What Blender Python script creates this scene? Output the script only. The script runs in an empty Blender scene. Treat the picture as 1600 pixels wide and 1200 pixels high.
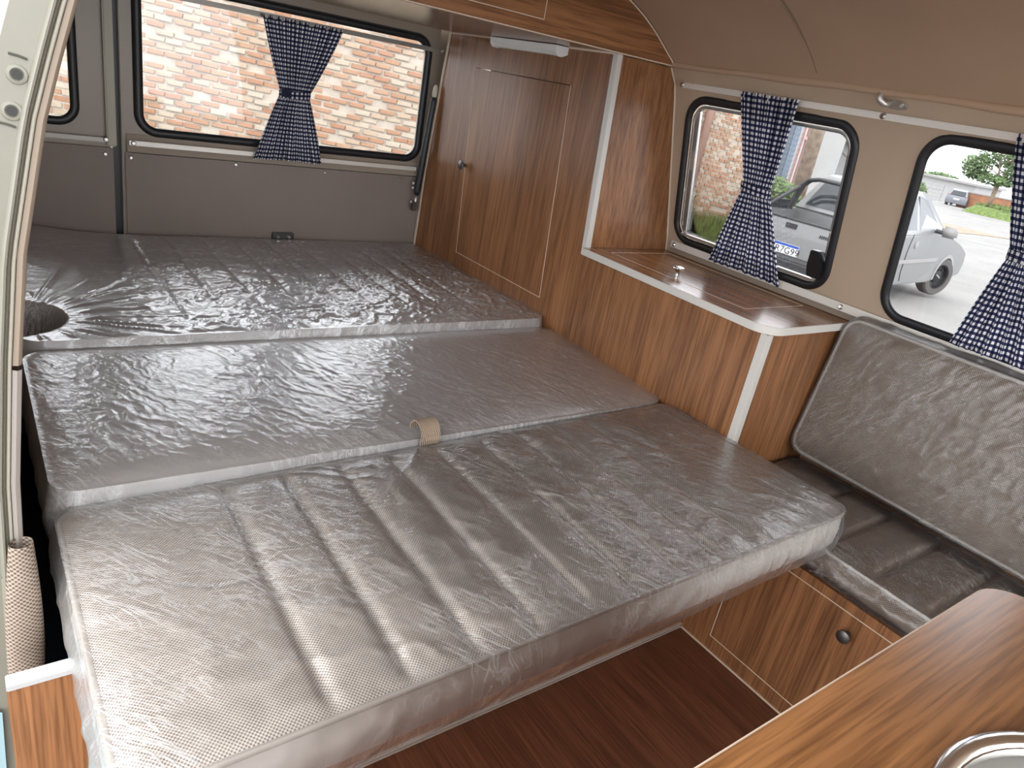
import bpy, bmesh, math, random
import numpy as np
from mathutils import Vector, Matrix, geometry

random.seed(7)
rng = np.random.RandomState(11)
S = bpy.context.scene
COL = S.collection

# ------------------------------------------------------------------ camera, sky, exposure
# world: X across the van, Y towards the tailgate, Z up, van floor at z = 0 (metres)
EYE = Vector((0, 0, 1.02))
RC = ((0.803057, -0.569694, 0.174782), (-0.094766, -0.411667, -0.906394), (0.588319, 0.711322, -0.38458))
cam_d = bpy.data.cameras.new('camera')
cam = bpy.data.objects.new('camera', cam_d)
COL.objects.link(cam)
right, down, fwd = Vector(RC[0]), Vector(RC[1]), Vector(RC[2])
m = Matrix((right, -down, -fwd)).transposed().to_4x4()
m.translation = EYE
cam.matrix_world = m
cam_d.sensor_fit = 'HORIZONTAL'
cam_d.sensor_width = 36
cam_d.lens = 36 * 1124.7 / 1600
cam_d.clip_start = 0.01
S.camera = cam

w = bpy.data.worlds.new('overcast_sky')
S.world = w
w.use_nodes = True
nt = w.node_tree
bg = nt.nodes['Background']
tc = nt.nodes.new('ShaderNodeTexCoord')
sep = nt.nodes.new('ShaderNodeSeparateXYZ')
rmp = nt.nodes.new('ShaderNodeValToRGB')
rmp.color_ramp.elements[0].position = 0.0
rmp.color_ramp.elements[0].color = (0.92, 0.95, 1.0, 1)
rmp.color_ramp.elements[1].position = 0.8
rmp.color_ramp.elements[1].color = (1.0, 1.0, 1.0, 1)
nt.links.new(tc.outputs['Generated'], sep.inputs[0])
nt.links.new(sep.outputs[2], rmp.inputs[0])
nt.links.new(rmp.outputs[0], bg.inputs[0])
bg.inputs[1].default_value = 1.0

S.view_settings.view_transform = 'Standard'
S.view_settings.look = 'None'
S.view_settings.gamma = 1
S.view_settings.use_curve_mapping = False
S.view_settings.exposure = 2.4

# ------------------------------------------------------------------ materials
def mat(name):
    mt = bpy.data.materials.new(name)
    mt.use_nodes = True
    t = mt.node_tree
    return mt, t, t.nodes['Principled BSDF'], t.nodes, t.links

def simple(name, col, rough=0.5, metal=0.0, noise=0.0, nscale=30, bump=0.0, bscale=200, spec=0.5):
    mt, t, b, N, L = mat(name)
    b.inputs['Base Color'].default_value = (*col, 1)
    b.inputs['Roughness'].default_value = rough
    b.inputs['Metallic'].default_value = metal
    b.inputs['Specular IOR Level'].default_value = spec
    if noise or bump:
        tc = N.new('ShaderNodeTexCoord')
    if noise:
        n = N.new('ShaderNodeTexNoise'); n.inputs['Scale'].default_value = nscale; n.inputs['Detail'].default_value = 5
        L.new(tc.outputs['Object'], n.inputs['Vector'])
        r = N.new('ShaderNodeValToRGB')
        r.color_ramp.elements[0].position = 0.3; r.color_ramp.elements[1].position = 0.7
        r.color_ramp.elements[0].color = (*[max(0, c * (1 - noise)) for c in col], 1)
        r.color_ramp.elements[1].color = (*[min(1, c * (1 + noise)) for c in col], 1)
        L.new(n.outputs['Fac'], r.inputs[0]); L.new(r.outputs[0], b.inputs['Base Color'])
    if bump:
        n2 = N.new('ShaderNodeTexNoise'); n2.inputs['Scale'].default_value = bscale; n2.inputs['Detail'].default_value = 3
        L.new(tc.outputs['Object'], n2.inputs['Vector'])
        bp = N.new('ShaderNodeBump'); bp.inputs['Strength'].default_value = bump; bp.inputs['Distance'].default_value = 0.002
        L.new(n2.outputs['Fac'], bp.inputs['Height']); L.new(bp.outputs[0], b.inputs['Normal'])
    return mt

def wood(name, axis, dark, lite, rough=0.33, k=1.0):
    """veneer with the grain along one axis"""
    mt, t, b, N, L = mat(name)
    tc = N.new('ShaderNodeTexCoord')
    def mp(al, cr):
        q = N.new('ShaderNodeMapping')
        s = [cr * k] * 3; s['xyz'.index(axis)] = al * k
        q.inputs['Scale'].default_value = s
        L.new(tc.outputs['Object'], q.inputs['Vector']); return q
    a = N.new('ShaderNodeTexNoise'); a.inputs['Scale'].default_value = 1; a.inputs['Detail'].default_value = 4; a.inputs['Distortion'].default_value = 0.6
    L.new(mp(1.6, 26).outputs[0], a.inputs['Vector'])
    f = N.new('ShaderNodeTexNoise'); f.inputs['Scale'].default_value = 1; f.inputs['Detail'].default_value = 3
    L.new(mp(9, 260).outputs[0], f.inputs['Vector'])
    g = N.new('ShaderNodeTexNoise'); g.inputs['Scale'].default_value = 1; g.inputs['Detail'].default_value = 2
    L.new(mp(3, 90).outputs[0], g.inputs['Vector'])
    r = N.new('ShaderNodeValToRGB')
    r.color_ramp.elements[0].position = 0.3; r.color_ramp.elements[0].color = (*dark, 1)
    r.color_ramp.elements[1].position = 0.68; r.color_ramp.elements[1].color = (*lite, 1)
    mx = N.new('ShaderNodeMix'); mx.data_type = 'FLOAT'; mx.inputs[0].default_value = 0.5
    L.new(a.outputs['Fac'], mx.inputs[2]); L.new(g.outputs['Fac'], mx.inputs[3])
    L.new(mx.outputs[0], r.inputs[0])
    r2 = N.new('ShaderNodeValToRGB')
    r2.color_ramp.elements[0].position = 0.36; r2.color_ramp.elements[0].color = (0.5, 0.46, 0.42, 1)
    r2.color_ramp.elements[1].position = 0.55; r2.color_ramp.elements[1].color = (1, 1, 1, 1)
    L.new(f.outputs['Fac'], r2.inputs[0])
    ml = N.new('ShaderNodeMix'); ml.data_type = 'RGBA'; ml.blend_type = 'MULTIPLY'; ml.inputs[0].default_value = 0.75
    L.new(r.outputs[0], ml.inputs[6]); L.new(r2.outputs[0], ml.inputs[7])
    L.new(ml.outputs[2], b.inputs['Base Color'])
    b.inputs['Roughness'].default_value = rough
    bp = N.new('ShaderNodeBump'); bp.inputs['Strength'].default_value = 0.06; bp.inputs['Distance'].default_value = 0.001
    L.new(f.outputs['Fac'], bp.inputs['Height']); L.new(bp.outputs[0], b.inputs['Normal'])
    return mt

def woven(name, ax, pitch=0.0042, lite=(0.86, 0.78, 0.70), dark=(0.17, 0.12, 0.09)):
    """two-tone basket weave, dots on the lattice of two axes"""
    mt, t, b, N, L = mat(name)
    tc = N.new('ShaderNodeTexCoord'); sp = N.new('ShaderNodeSeparateXYZ')
    L.new(tc.outputs['Object'], sp.inputs[0])
    s = []
    for i in ax:
        mu = N.new('ShaderNodeMath'); mu.operation = 'MULTIPLY'; mu.inputs[1].default_value = 2 * math.pi / pitch
        L.new(sp.outputs['xyz'.index(i)], mu.inputs[0])
        si = N.new('ShaderNodeMath'); si.operation = 'SINE'; L.new(mu.outputs[0], si.inputs[0]); s.append(si)
    pr = N.new('ShaderNodeMath'); pr.operation = 'MULTIPLY'
    L.new(s[0].outputs[0], pr.inputs[0]); L.new(s[1].outputs[0], pr.inputs[1])
    no = N.new('ShaderNodeTexNoise'); no.inputs['Scale'].default_value = 60
    L.new(tc.outputs['Object'], no.inputs['Vector'])
    ad = N.new('ShaderNodeMath'); ad.operation = 'MULTIPLY_ADD'; ad.inputs[1].default_value = 0.5; ad.inputs[2].default_value = -0.25
    L.new(no.outputs['Fac'], ad.inputs[0])
    sm = N.new('ShaderNodeMath'); sm.operation = 'ADD'; L.new(pr.outputs[0], sm.inputs[0]); L.new(ad.outputs[0], sm.inputs[1])
    r = N.new('ShaderNodeValToRGB')
    r.color_ramp.elements[0].position = 0.30; r.color_ramp.elements[0].color = (*dark, 1)
    r.color_ramp.elements[1].position = 0.62; r.color_ramp.elements[1].color = (*lite, 1)
    h = N.new('ShaderNodeMath'); h.operation = 'MULTIPLY_ADD'; h.inputs[1].default_value = 0.5; h.inputs[2].default_value = 0.5
    L.new(sm.outputs[0], h.inputs[0]); L.new(h.outputs[0], r.inputs[0])
    L.new(r.outputs[0], b.inputs['Base Color'])
    b.inputs['Roughness'].default_value = 0.85; b.inputs['Specular IOR Level'].default_value = 0.25
    bp = N.new('ShaderNodeBump'); bp.inputs['Strength'].default_value = 0.35; bp.inputs['Distance'].default_value = 0.001
    L.new(h.outputs[0], bp.inputs['Height']); L.new(bp.outputs[0], b.inputs['Normal'])
    return mt

def film(name, milk=0.10, gloss=1.9, rough=0.10, fine=90, bstr=0.25, ang=-0.9, lines=0.35, lsc=(14, 75), axes='xy', lw=0.035):
    """thin clear polythene: see-through, glossy at a slant, a little milky, its creases painted white, partly as glints"""
    mt, t, b, N, L = mat(name)
    N.remove(b)
    out = N['Material Output']
    def math_(op, a=None, b_=None, c=None, clamp=False):
        q = N.new('ShaderNodeMath'); q.operation = op; q.use_clamp = clamp
        for k, v in enumerate((a, b_, c)):
            if v is None: continue
            if isinstance(v, (int, float)): q.inputs[k].default_value = v
            else: L.new(v, q.inputs[k])
        return q.outputs[0]
    tc = N.new('ShaderNodeTexCoord'); sp = N.new('ShaderNodeSeparateXYZ'); L.new(tc.outputs['Object'], sp.inputs[0])
    cb = N.new('ShaderNodeCombineXYZ')
    L.new(sp.outputs['xyz'.index(axes[0])], cb.inputs[0]); L.new(sp.outputs['xyz'.index(axes[1])], cb.inputs[1])
    L.new(sp.outputs['xyz'.index([q for q in 'xyz' if q not in axes][0])], cb.inputs[2])
    def noise(vec, scale, detail=3, dist=0.0):
        n = N.new('ShaderNodeTexNoise'); n.inputs['Scale'].default_value = scale; n.inputs['Detail'].default_value = detail; n.inputs['Distortion'].default_value = dist
        L.new(vec, n.inputs['Vector']); return n.outputs['Fac']
    def creases_(a, sc, dist):
        mp0 = N.new('ShaderNodeMapping'); mp0.inputs['Rotation'].default_value = (0, 0, -a); L.new(cb.outputs[0], mp0.inputs['Vector'])
        mp = N.new('ShaderNodeMapping'); mp.inputs['Scale'].default_value = (sc[0], sc[1], sc[0]); L.new(mp0.outputs[0], mp.inputs['Vector'])
        n = noise(mp.outputs[0], 1, 3, dist)
        return math_('ABSOLUTE', math_('SUBTRACT', n, 0.5))
    c1 = creases_(ang, lsc, 0.9); c2 = creases_(ang + 0.7, (lsc[0] * 1.3, lsc[1] * 0.8), 1.2)
    patch = noise(cb.outputs[0], 7, 3)
    patch = math_('MULTIPLY_ADD', patch, 4.0, -1.55, True)
    ln = math_('MAXIMUM', math_('SUBTRACT', 1.0, math_('DIVIDE', c1, lw), None, True), math_('MULTIPLY', math_('SUBTRACT', 1.0, math_('DIVIDE', c2, lw * .8), None, True), 0.7))
    ln = math_('MULTIPLY', ln, patch)
    fn = math_('ABSOLUTE', math_('SUBTRACT', noise(tc.outputs['Object'], fine, 5, 1.2), 0.5))
    hgt = math_('SUBTRACT', math_('MULTIPLY', ln, 0.25), math_('MULTIPLY', fn, 0.6))
    hgt = math_('SUBTRACT', hgt, math_('MULTIPLY', math_('MINIMUM', c1, c2), 1.0))
    bp = N.new('ShaderNodeBump'); bp.inputs['Strength'].default_value = bstr; bp.inputs['Distance'].default_value = 0.006
    L.new(hgt, bp.inputs['Height'])
    tr = N.new('ShaderNodeBsdfTransparent'); tr.inputs[0].default_value = (0.97, 0.97, 0.97, 1)
    df = N.new('ShaderNodeBsdfTranslucent'); df.inputs[0].default_value = (0.85, 0.85, 0.86, 1)
    d2 = N.new('ShaderNodeBsdfDiffuse'); d2.inputs[0].default_value = (0.85, 0.85, 0.86, 1)
    dm = N.new('ShaderNodeMixShader'); dm.inputs[0].default_value = 0.7
    gl = N.new('ShaderNodeBsdfGlossy'); gl.inputs['Roughness'].default_value = rough
    g2 = N.new('ShaderNodeBsdfGlossy'); g2.inputs['Roughness'].default_value = 0.36
    gm = N.new('ShaderNodeMixShader'); gm.inputs[0].default_value = 0.45
    fr = N.new('ShaderNodeFresnel'); fr.inputs[0].default_value = 1.5
    for q in (fr, gl, g2, d2): L.new(bp.outputs[0], q.inputs['Normal'])
    L.new(gl.outputs[0], gm.inputs[1]); L.new(g2.outputs[0], gm.inputs[2])
    mu = math_('MULTIPLY', fr.outputs[0], gloss, None, True)
    mk = math_('MULTIPLY_ADD', ln, lines, milk, True)  # white crease lines also paint in glints of window light
    m1 = N.new('ShaderNodeMixShader'); L.new(mk, m1.inputs[0])
    L.new(df.outputs[0], dm.inputs[1]); L.new(d2.outputs[0], dm.inputs[2])
    L.new(tr.outputs[0], m1.inputs[1]); L.new(dm.outputs[0], m1.inputs[2])
    m2 = N.new('ShaderNodeMixShader'); L.new(mu, m2.inputs[0]); L.new(m1.outputs[0], m2.inputs[1]); L.new(gm.outputs[0], m2.inputs[2])
    L.new(m2.outputs[0], out.inputs['Surface'])
    return mt

def pane(name, tint=(0.86, 0.865, 0.875)):
    mt, t, b, N, L = mat(name)
    N.remove(b)
    tr = N.new('ShaderNodeBsdfTransparent'); tr.inputs[0].default_value = (*tint, 1)
    gl = N.new('ShaderNodeBsdfGlossy'); gl.inputs['Roughness'].default_value = 0.02
    fr = N.new('ShaderNodeFresnel'); fr.inputs[0].default_value = 1.45
    mx = N.new('ShaderNodeMixShader')
    L.new(fr.outputs[0], mx.inputs[0]); L.new(tr.outputs[0], mx.inputs[1]); L.new(gl.outputs[0], mx.inputs[2])
    L.new(mx.outputs[0], N['Material Output'].inputs['Surface'])
    return mt

def gingham(name, per=0.011):
    """navy and white check from the cloth's own UV (metres)"""
    mt, t, b, N, L = mat(name)
    uv = N.new('ShaderNodeTexCoord'); sp = N.new('ShaderNodeSeparateXYZ'); L.new(uv.outputs['UV'], sp.inputs[0])
    st = []
    for i in (0, 1):
        mu = N.new('ShaderNodeMath'); mu.operation = 'MULTIPLY'; mu.inputs[1].default_value = 1 / per; L.new(sp.outputs[i], mu.inputs[0])
        frc = N.new('ShaderNodeMath'); frc.operation = 'FRACT'; L.new(mu.outputs[0], frc.inputs[0])
        g = N.new('ShaderNodeMath'); g.operation = 'GREATER_THAN'; g.inputs[1].default_value = 0.5; L.new(frc.outputs[0], g.inputs[0]); st.append(g)
    ad = N.new('ShaderNodeMath'); ad.operation = 'ADD'; L.new(st[0].outputs[0], ad.inputs[0]); L.new(st[1].outputs[0], ad.inputs[1])
    hf = N.new('ShaderNodeMath'); hf.operation = 'MULTIPLY'; hf.inputs[1].default_value = 0.5; L.new(ad.outputs[0], hf.inputs[0])
    r = N.new('ShaderNodeValToRGB'); r.color_ramp.interpolation = 'CONSTANT'
    r.color_ramp.elements[0].color = (0.78, 0.76, 0.76, 1)
    r.color_ramp.elements[1].position = 0.75; r.color_ramp.elements[1].color = (0.010, 0.012, 0.040, 1)
    e = r.color_ramp.elements.new(0.25); e.color = (0.050, 0.055, 0.105, 1)
    L.new(hf.outputs[0], r.inputs[0]); L.new(r.outputs[0], b.inputs['Base Color'])
    b.inputs['Roughness'].default_value = 0.9; b.inputs['Specular IOR Level'].default_value = 0.15
    # thin cotton lets some daylight through
    tl = N.new('ShaderNodeBsdfTranslucent'); L.new(r.outputs[0], tl.inputs[0])
    mx = N.new('ShaderNodeMixShader'); mx.inputs[0].default_value = 0.25
    L.new(b.outputs[0], mx.inputs[1]); L.new(tl.outputs[0], mx.inputs[2]); L.new(mx.outputs[0], N['Material Output'].inputs['Surface'])
    return mt

def ramp_obj(name, cols, rough=0.9, nz=0.15, nscale=18):
    """a colour per object (random), with grain"""
    mt, t, b, N, L = mat(name)
    oi = N.new('ShaderNodeObjectInfo')
    r = N.new('ShaderNodeValToRGB'); r.color_ramp.interpolation = 'CONSTANT'
    while len(r.color_ramp.elements) < len(cols): r.color_ramp.elements.new(0.5)
    for i, c in enumerate(cols):
        r.color_ramp.elements[i].position = i / len(cols); r.color_ramp.elements[i].color = (*c, 1)
    L.new(oi.outputs['Random'], r.inputs[0])
    tc = N.new('ShaderNodeTexCoord'); n = N.new('ShaderNodeTexNoise'); n.inputs['Scale'].default_value = nscale; n.inputs['Detail'].default_value = 4
    L.new(tc.outputs['Object'], n.inputs['Vector'])
    ma = N.new('ShaderNodeMath'); ma.operation = 'MULTIPLY_ADD'; ma.inputs[1].default_value = nz * 2; ma.inputs[2].default_value = 1 - nz
    L.new(n.outputs['Fac'], ma.inputs[0])
    mx = N.new('ShaderNodeMix'); mx.data_type = 'RGBA'; mx.blend_type = 'MULTIPLY'; mx.inputs[0].default_value = 1
    L.new(r.outputs[0], mx.inputs[6]); L.new(ma.outputs[0], mx.inputs[7]); L.new(mx.outputs[2], b.inputs['Base Color'])
    b.inputs['Roughness'].default_value = rough
    return mt

WD, WL = (0.165, 0.070, 0.029), (0.370, 0.168, 0.070)
M = dict(
    wood_z=wood('walnut_veneer_upright', 'z', WD, WL),
    wood_x=wood('walnut_veneer_across', 'x', WD, WL),
    wood_y=wood('walnut_veneer_along', 'y', (0.19, 0.082, 0.034), (0.42, 0.195, 0.082), 0.2),
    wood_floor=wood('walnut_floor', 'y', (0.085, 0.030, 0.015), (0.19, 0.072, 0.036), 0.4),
    wood_top=wood('walnut_worktop', 'x', (0.13, 0.052, 0.018), (0.36, 0.165, 0.062), 0.26, 0.9),
    edge=simple('white_edge_banding', (0.60, 0.575, 0.53), 0.4),
    edge_line=simple('pale_cut_edge', (0.66, 0.54, 0.42), 0.5),
    weave=woven('woven_seat_cloth', 'xy'),
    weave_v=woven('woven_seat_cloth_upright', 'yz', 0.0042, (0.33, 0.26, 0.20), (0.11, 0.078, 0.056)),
    vinyl_band=simple('taupe_vinyl_band', (0.42, 0.39, 0.355), 0.5, bump=0.1),  # darker copy; shade of the gaps between bed cushions put into its colour
    piping=simple('taupe_piping', (0.52, 0.47, 0.42), 0.45),
    film=film('polythene_film', milk=0.13, gloss=2.3, ang=-1.0, lines=0.30, lsc=(9, 60)),
    film_mid=film('polythene_film_frosted', milk=0.36, gloss=3.3, fine=120, bstr=0.15, ang=-1.1, lines=0.35, lsc=(14, 90)),
    film_crisp=film('polythene_film_creased', milk=0.42, gloss=3.3, rough=0.09, fine=60, bstr=0.18, ang=0.3, lines=0.45, lsc=(12, 60)),
    film_back=film('polythene_film_upright', milk=0.05, gloss=1.5, ang=-0.9, lines=0.30, lsc=(10, 80), axes='yz'),
    film_bench=film('polythene_film_bench', milk=0.06, gloss=1.4, ang=1.2, lines=0.30, lsc=(14, 70)),
    headliner=simple('tan_headliner', (0.405, 0.275, 0.185), 0.75, noise=0.06, nscale=4, bump=0.12, bscale=350),
    wallpaint=simple('tan_wall_vinyl', (0.42, 0.315, 0.225), 0.6, noise=0.05, nscale=5, bump=0.05),
    taupe=simple('taupe_trim_board', (0.235, 0.19, 0.165), 0.55, noise=0.05, nscale=6, bump=0.08, bscale=400),
    body_tan=simple('grey_beige_body_metal', (0.33, 0.275, 0.22), 0.35),
    cream=simple('cream_body_paint', (0.205, 0.196, 0.158), 0.3, noise=0.03, nscale=40),
    olive=simple('olive_seal_rubber', (0.22, 0.20, 0.15), 0.5),
    tan_trim=simple('tan_door_trim', (0.25, 0.195, 0.145), 0.55),
    beige_vinyl=simple('pale_beige_vinyl', (0.27, 0.24, 0.215), 0.5),
    blue=simple('light_blue_body_paint', (0.20, 0.29, 0.31), 0.3),
    rubber=simple('black_window_rubber', (0.012, 0.012, 0.014), 0.42),
    glass=pane('window_glass'),
    alu=simple('satin_aluminium', (0.62, 0.60, 0.57), 0.38, 0.85),
    rail=simple('white_aluminium_rail', (0.70, 0.66, 0.60), 0.35, 0.25),
    rail_dim=simple('grey_rail', (0.30, 0.28, 0.25), 0.4, 0.5),
    screw=simple('screw_steel', (0.55, 0.53, 0.5), 0.3, 1.0),
    pewter=simple('pewter_knob', (0.16, 0.155, 0.15), 0.34, 0.9),
    chrome=simple('polished_steel', (0.70, 0.69, 0.67), 0.16, 1.0),
    black=simple('black_plastic', (0.012, 0.012, 0.013), 0.35),
    lampwhite=simple('white_lamp_plastic', (0.76, 0.76, 0.74), 0.35),
    navy_carpet=simple('navy_carpet', (0.014, 0.020, 0.036), 0.95, noise=0.3, nscale=300),
    gingham=gingham('navy_gingham_cotton'),
    navy=simple('navy_cloth', (0.010, 0.013, 0.035), 0.9),
    strut=simple('strut_black', (0.02, 0.022, 0.024), 0.45),
    strut_end=simple('strut_ivory_end', (0.62, 0.57, 0.45), 0.4),
)

# ------------------------------------------------------------------ builders
LOC = {}

class MB:
    def __init__(s): s.v = []; s.f = []; s.uv = {}; s.mi = []; s.cur = 0
    def add(s, vs, fs, uvs=None):
        o = len(s.v); s.v += [tuple(map(float, p)) for p in vs]
        for i, f in enumerate(fs):
            s.f.append(tuple(o + k for k in f)); s.mi.append(s.cur)
            if uvs is not None: s.uv[len(s.f) - 1] = [uvs[k] for k in f]
        return s
    def box(s, x0, x1, y0, y1, z0, z1):
        v = [(x, y, z) for z in (z0, z1) for y in (y0, y1) for x in (x0, x1)]
        return s.add(v, [(0, 2, 3, 1), (4, 5, 7, 6), (0, 1, 5, 4), (2, 6, 7, 3), (0, 4, 6, 2), (1, 3, 7, 5)])
    def obox(s, c, ax, half):
        c = Vector(c); a = [Vector(q).normalized() * h for q, h in zip(ax, half)]
        v = [c + a[0] * i + a[1] * j + a[2] * k for k in (-1, 1) for j in (-1, 1) for i in (-1, 1)]
        return s.add(v, [(0, 2, 3, 1), (4, 5, 7, 6), (0, 1, 5, 4), (2, 6, 7, 3), (0, 4, 6, 2), (1, 3, 7, 5)])
    def prism(s, pts, lo, hi, fn):
        """polygon pts (u,v) extruded from w=lo to hi; fn(u,v,w) -> xyz"""
        n = len(pts)
        v = [fn(u, q, lo) for u, q in pts] + [fn(u, q, hi) for u, q in pts]
        f = [tuple(range(n))[::-1], tuple(range(n, 2 * n))] + [(i, (i + 1) % n, n + (i + 1) % n, n + i) for i in range(n)]
        return s.add(v, f)
    def tube(s, path, r, n=8, closed=False, cap=True):
        P = [Vector(p) for p in path]; k = len(P)
        rr = r if hasattr(r, '__len__') else [r] * k
        up = None; rings = []
        for i, p in enumerate(P):
            a = P[(i - 1) % k] if (closed or i) else p
            b = P[(i + 1) % k] if (closed or i < k - 1) else p
            t = (b - a).normalized()
            if up is None: up = t.orthogonal().normalized()
            up = (up - t * up.dot(t)).normalized(); sd = t.cross(up)
            rings.append([p + (up * math.cos(2 * math.pi * j / n) + sd * math.sin(2 * math.pi * j / n)) * rr[i] for j in range(n)])
        v = [q for g in rings for q in g]; f = []
        for i in range(k if closed else k - 1):
            i2 = (i + 1) % k
            for j in range(n): f.append((i * n + j, i * n + (j + 1) % n, i2 * n + (j + 1) % n, i2 * n + j))
        if not closed and cap: f += [tuple(range(n))[::-1], tuple(range((k - 1) * n, k * n))]
        return s.add(v, f)
    def lathe(s, prof, o, ax, n=20, cap=True):
        """profile (radius, height) spun round axis ax at o"""
        o = Vector(o); ax = Vector(ax).normalized(); u = ax.orthogonal().normalized(); w_ = ax.cross(u)
        v = [o + ax * h + (u * math.cos(2 * math.pi * j / n) + w_ * math.sin(2 * math.pi * j / n)) * r for r, h in prof for j in range(n)]
        f = [(i * n + j, i * n + (j + 1) % n, (i + 1) * n + (j + 1) % n, (i + 1) * n + j) for i in range(len(prof) - 1) for j in range(n)]
        if cap: f += [tuple(range(n))[::-1], tuple(range((len(prof) - 1) * n, len(prof) * n))]
        return s.add(v, f)
    def grid(s, P, uv=None, wrap=False):
        P = np.asarray(P, float); a, b = P.shape[:2]
        idx = np.arange(a * b).reshape(a, b)
        if wrap: idx = np.concatenate([idx, idx[:, :1]], 1)
        q = np.stack([idx[:-1, :-1], idx[1:, :-1], idx[1:, 1:], idx[:-1, 1:]], -1).reshape(-1, 4)
        return s.add(P.reshape(-1, 3).tolist(), q.tolist(), None if uv is None else np.asarray(uv).reshape(-1, 2).tolist())
    def panel(s, outer, holes, fn, th, step=0.0):
        """flat sheet with holes in (u,v), thickness th along w; fn(u,v,w) -> xyz; extra points on a grid let it bend"""
        pts = []; faces = []
        if step:
            def dens(lp):
                o = []
                for i, p in enumerate(lp):
                    q = lp[(i + 1) % len(lp)]; k = max(1, int(math.hypot(q[0] - p[0], q[1] - p[1]) / step))
                    o += [(p[0] + (q[0] - p[0]) * j / k, p[1] + (q[1] - p[1]) * j / k) for j in range(k)]
                return o
            outer = dens(outer); holes = [dens(h) for h in holes]
        for lp in [outer] + holes:
            faces.append(list(range(len(pts), len(pts) + len(lp)))); pts += [Vector(p) for p in lp]
        if step:
            us = [p[0] for p in outer]; vs = [p[1] for p in outer]
            for uu in np.arange(min(us) + step * .5, max(us), step * 4):
                for vv in np.arange(min(vs) + step * .37, max(vs), step):
                    if inside(uu, vv, outer) and not inside(uu, vv, outer, 0.004) is None and not any(inside(uu, vv, h, 0.004) for h in holes): pts.append(Vector((uu, vv)))
        r = geometry.delaunay_2d_cdt(pts, [], faces, 1, 1e-6)
        V2, F2, of = r[0], r[2], r[5]
        tri = [f for f, o in zip(F2, of) if all(k == 0 for k in o)]
        n = len(V2)
        v = [fn(p[0], p[1], 0) for p in V2] + [fn(p[0], p[1], th) for p in V2]
        ed = {}
        for f in tri:
            for i in range(3):
                a, b = f[i], f[(i + 1) % 3]; ed.setdefault((min(a, b), max(a, b)), []).append((a, b))
        fs = [tuple(f) for f in tri] + [tuple(n + k for k in f[::-1]) for f in tri]
        fs += [(b, a, n + a, n + b) for k, e in ed.items() if len(e) == 1 for a, b in e]
        return s.add(v, fs)
    def build(s, name, m_, parent=None, smooth=False, bevel=0, loc=None, recalc=True, auto=None):
        me = bpy.data.meshes.new(name)
        base = Vector(LOC[parent.name]) if parent is not None else (Vector(loc) if loc is not None else Vector((0, 0, 0)))
        me.from_pydata([Vector(p) - base for p in s.v], [], s.f)
        for q in (m_ if isinstance(m_, (list, tuple)) else [m_]): me.materials.append(q)
        me.polygons.foreach_set('material_index', s.mi)
        if s.uv:
            ul = me.uv_layers.new(name='UVMap')
            for pi, c in s.uv.items():
                for li, q in zip(me.polygons[pi].loop_indices, c): ul.data[li].uv = q
        if recalc or bevel:
            bm = bmesh.new(); bm.from_mesh(me)
            if bevel:
                bmesh.ops.remove_doubles(bm, verts=bm.verts, dist=1e-6)
                bmesh.ops.bevel(bm, geom=bm.edges[:], offset=bevel, segments=2, affect='EDGES', clamp_overlap=True)
            bmesh.ops.recalc_face_normals(bm, faces=bm.faces)
            bm.to_mesh(me); bm.free()
        if smooth: me.polygons.foreach_set('use_smooth', [True] * len(me.polygons))
        if auto: me.set_sharp_from_angle(angle=auto)
        o = bpy.data.objects.new(name, me); COL.objects.link(o)
        LOC[o.name] = tuple(base)
        if parent is not None: o.parent = parent
        else: o.location = base
        return o

def inside(x, y, poly, mar=0):
    c = False; n = len(poly)
    for i in range(n):
        x1, y1 = poly[i][:2]; x2, y2 = poly[(i + 1) % n][:2]
        if (y1 > y) != (y2 > y) and x < (x2 - x1) * (y - y1) / (y2 - y1) + x1: c = not c
        if mar:
            d = Vector((x2 - x1, y2 - y1)); l = d.length_squared or 1e-9
            t_ = max(0, min(1, ((x - x1) * d[0] + (y - y1) * d[1]) / l))
            if (x - x1 - d[0] * t_) ** 2 + (y - y1 - d[1] * t_) ** 2 < mar * mar: return True
    return c

def rrect(u0, u1, v0, v1, r, n=7):
    o = []
    for cx, cy, a0 in ((u1 - r, v1 - r, 0), (u0 + r, v1 - r, 90), (u0 + r, v0 + r, 180), (u1 - r, v0 + r, 270)):
        for i in range(n + 1):
            a = math.radians(a0 + 90 * i / n); o.append((cx + r * math.cos(a), cy + r * math.sin(a)))
    return o

def tag(o, label=None, cat=None, group=None, kind=None):
    if label: o['label'] = label
    if cat: o['category'] = cat
    if group: o['group'] = group
    if kind: o['kind'] = kind
    return o

def empty(name, loc, label=None, cat=None, group=None, kind=None):
    o = bpy.data.objects.new(name, None); COL.objects.link(o); o.location = loc; o.empty_display_size = 0.05
    LOC[o.name] = tuple(loc)
    return tag(o, label, cat, group, kind)

def copy_tree(o, loc, rot=None):
    """a thing with copies of its parts and sub-parts"""
    c = o.copy(); COL.objects.link(c); c.location = loc
    if rot is not None: c.rotation_euler = rot
    def rec(a, b):
        for ch in a.children:
            d = ch.copy(); COL.objects.link(d); d.parent = b; rec(ch, d)
    rec(o, c)
    return c

def hoop(fn, u0, u1, v0, v1, r, half, depth, w0, name, m_, parent, n=9):
    """rounded-rectangle frame whose section is a half-round strip: half = half width, depth = how proud"""
    sec = [(-half, 0), (-half, depth * .55), (-half * .55, depth), (half * .55, depth), (half, depth * .55), (half, 0)]
    rows = []
    for a, d in sec:
        lp = rrect(u0 - a, u1 + a, v0 - a, v1 + a, max(r + a, 0.004), n)
        rows.append([fn(u, v, w0 - d) for u, v in lp])
    return MB().grid(rows, wrap=True).build(name, m_, parent, smooth=True)

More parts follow.
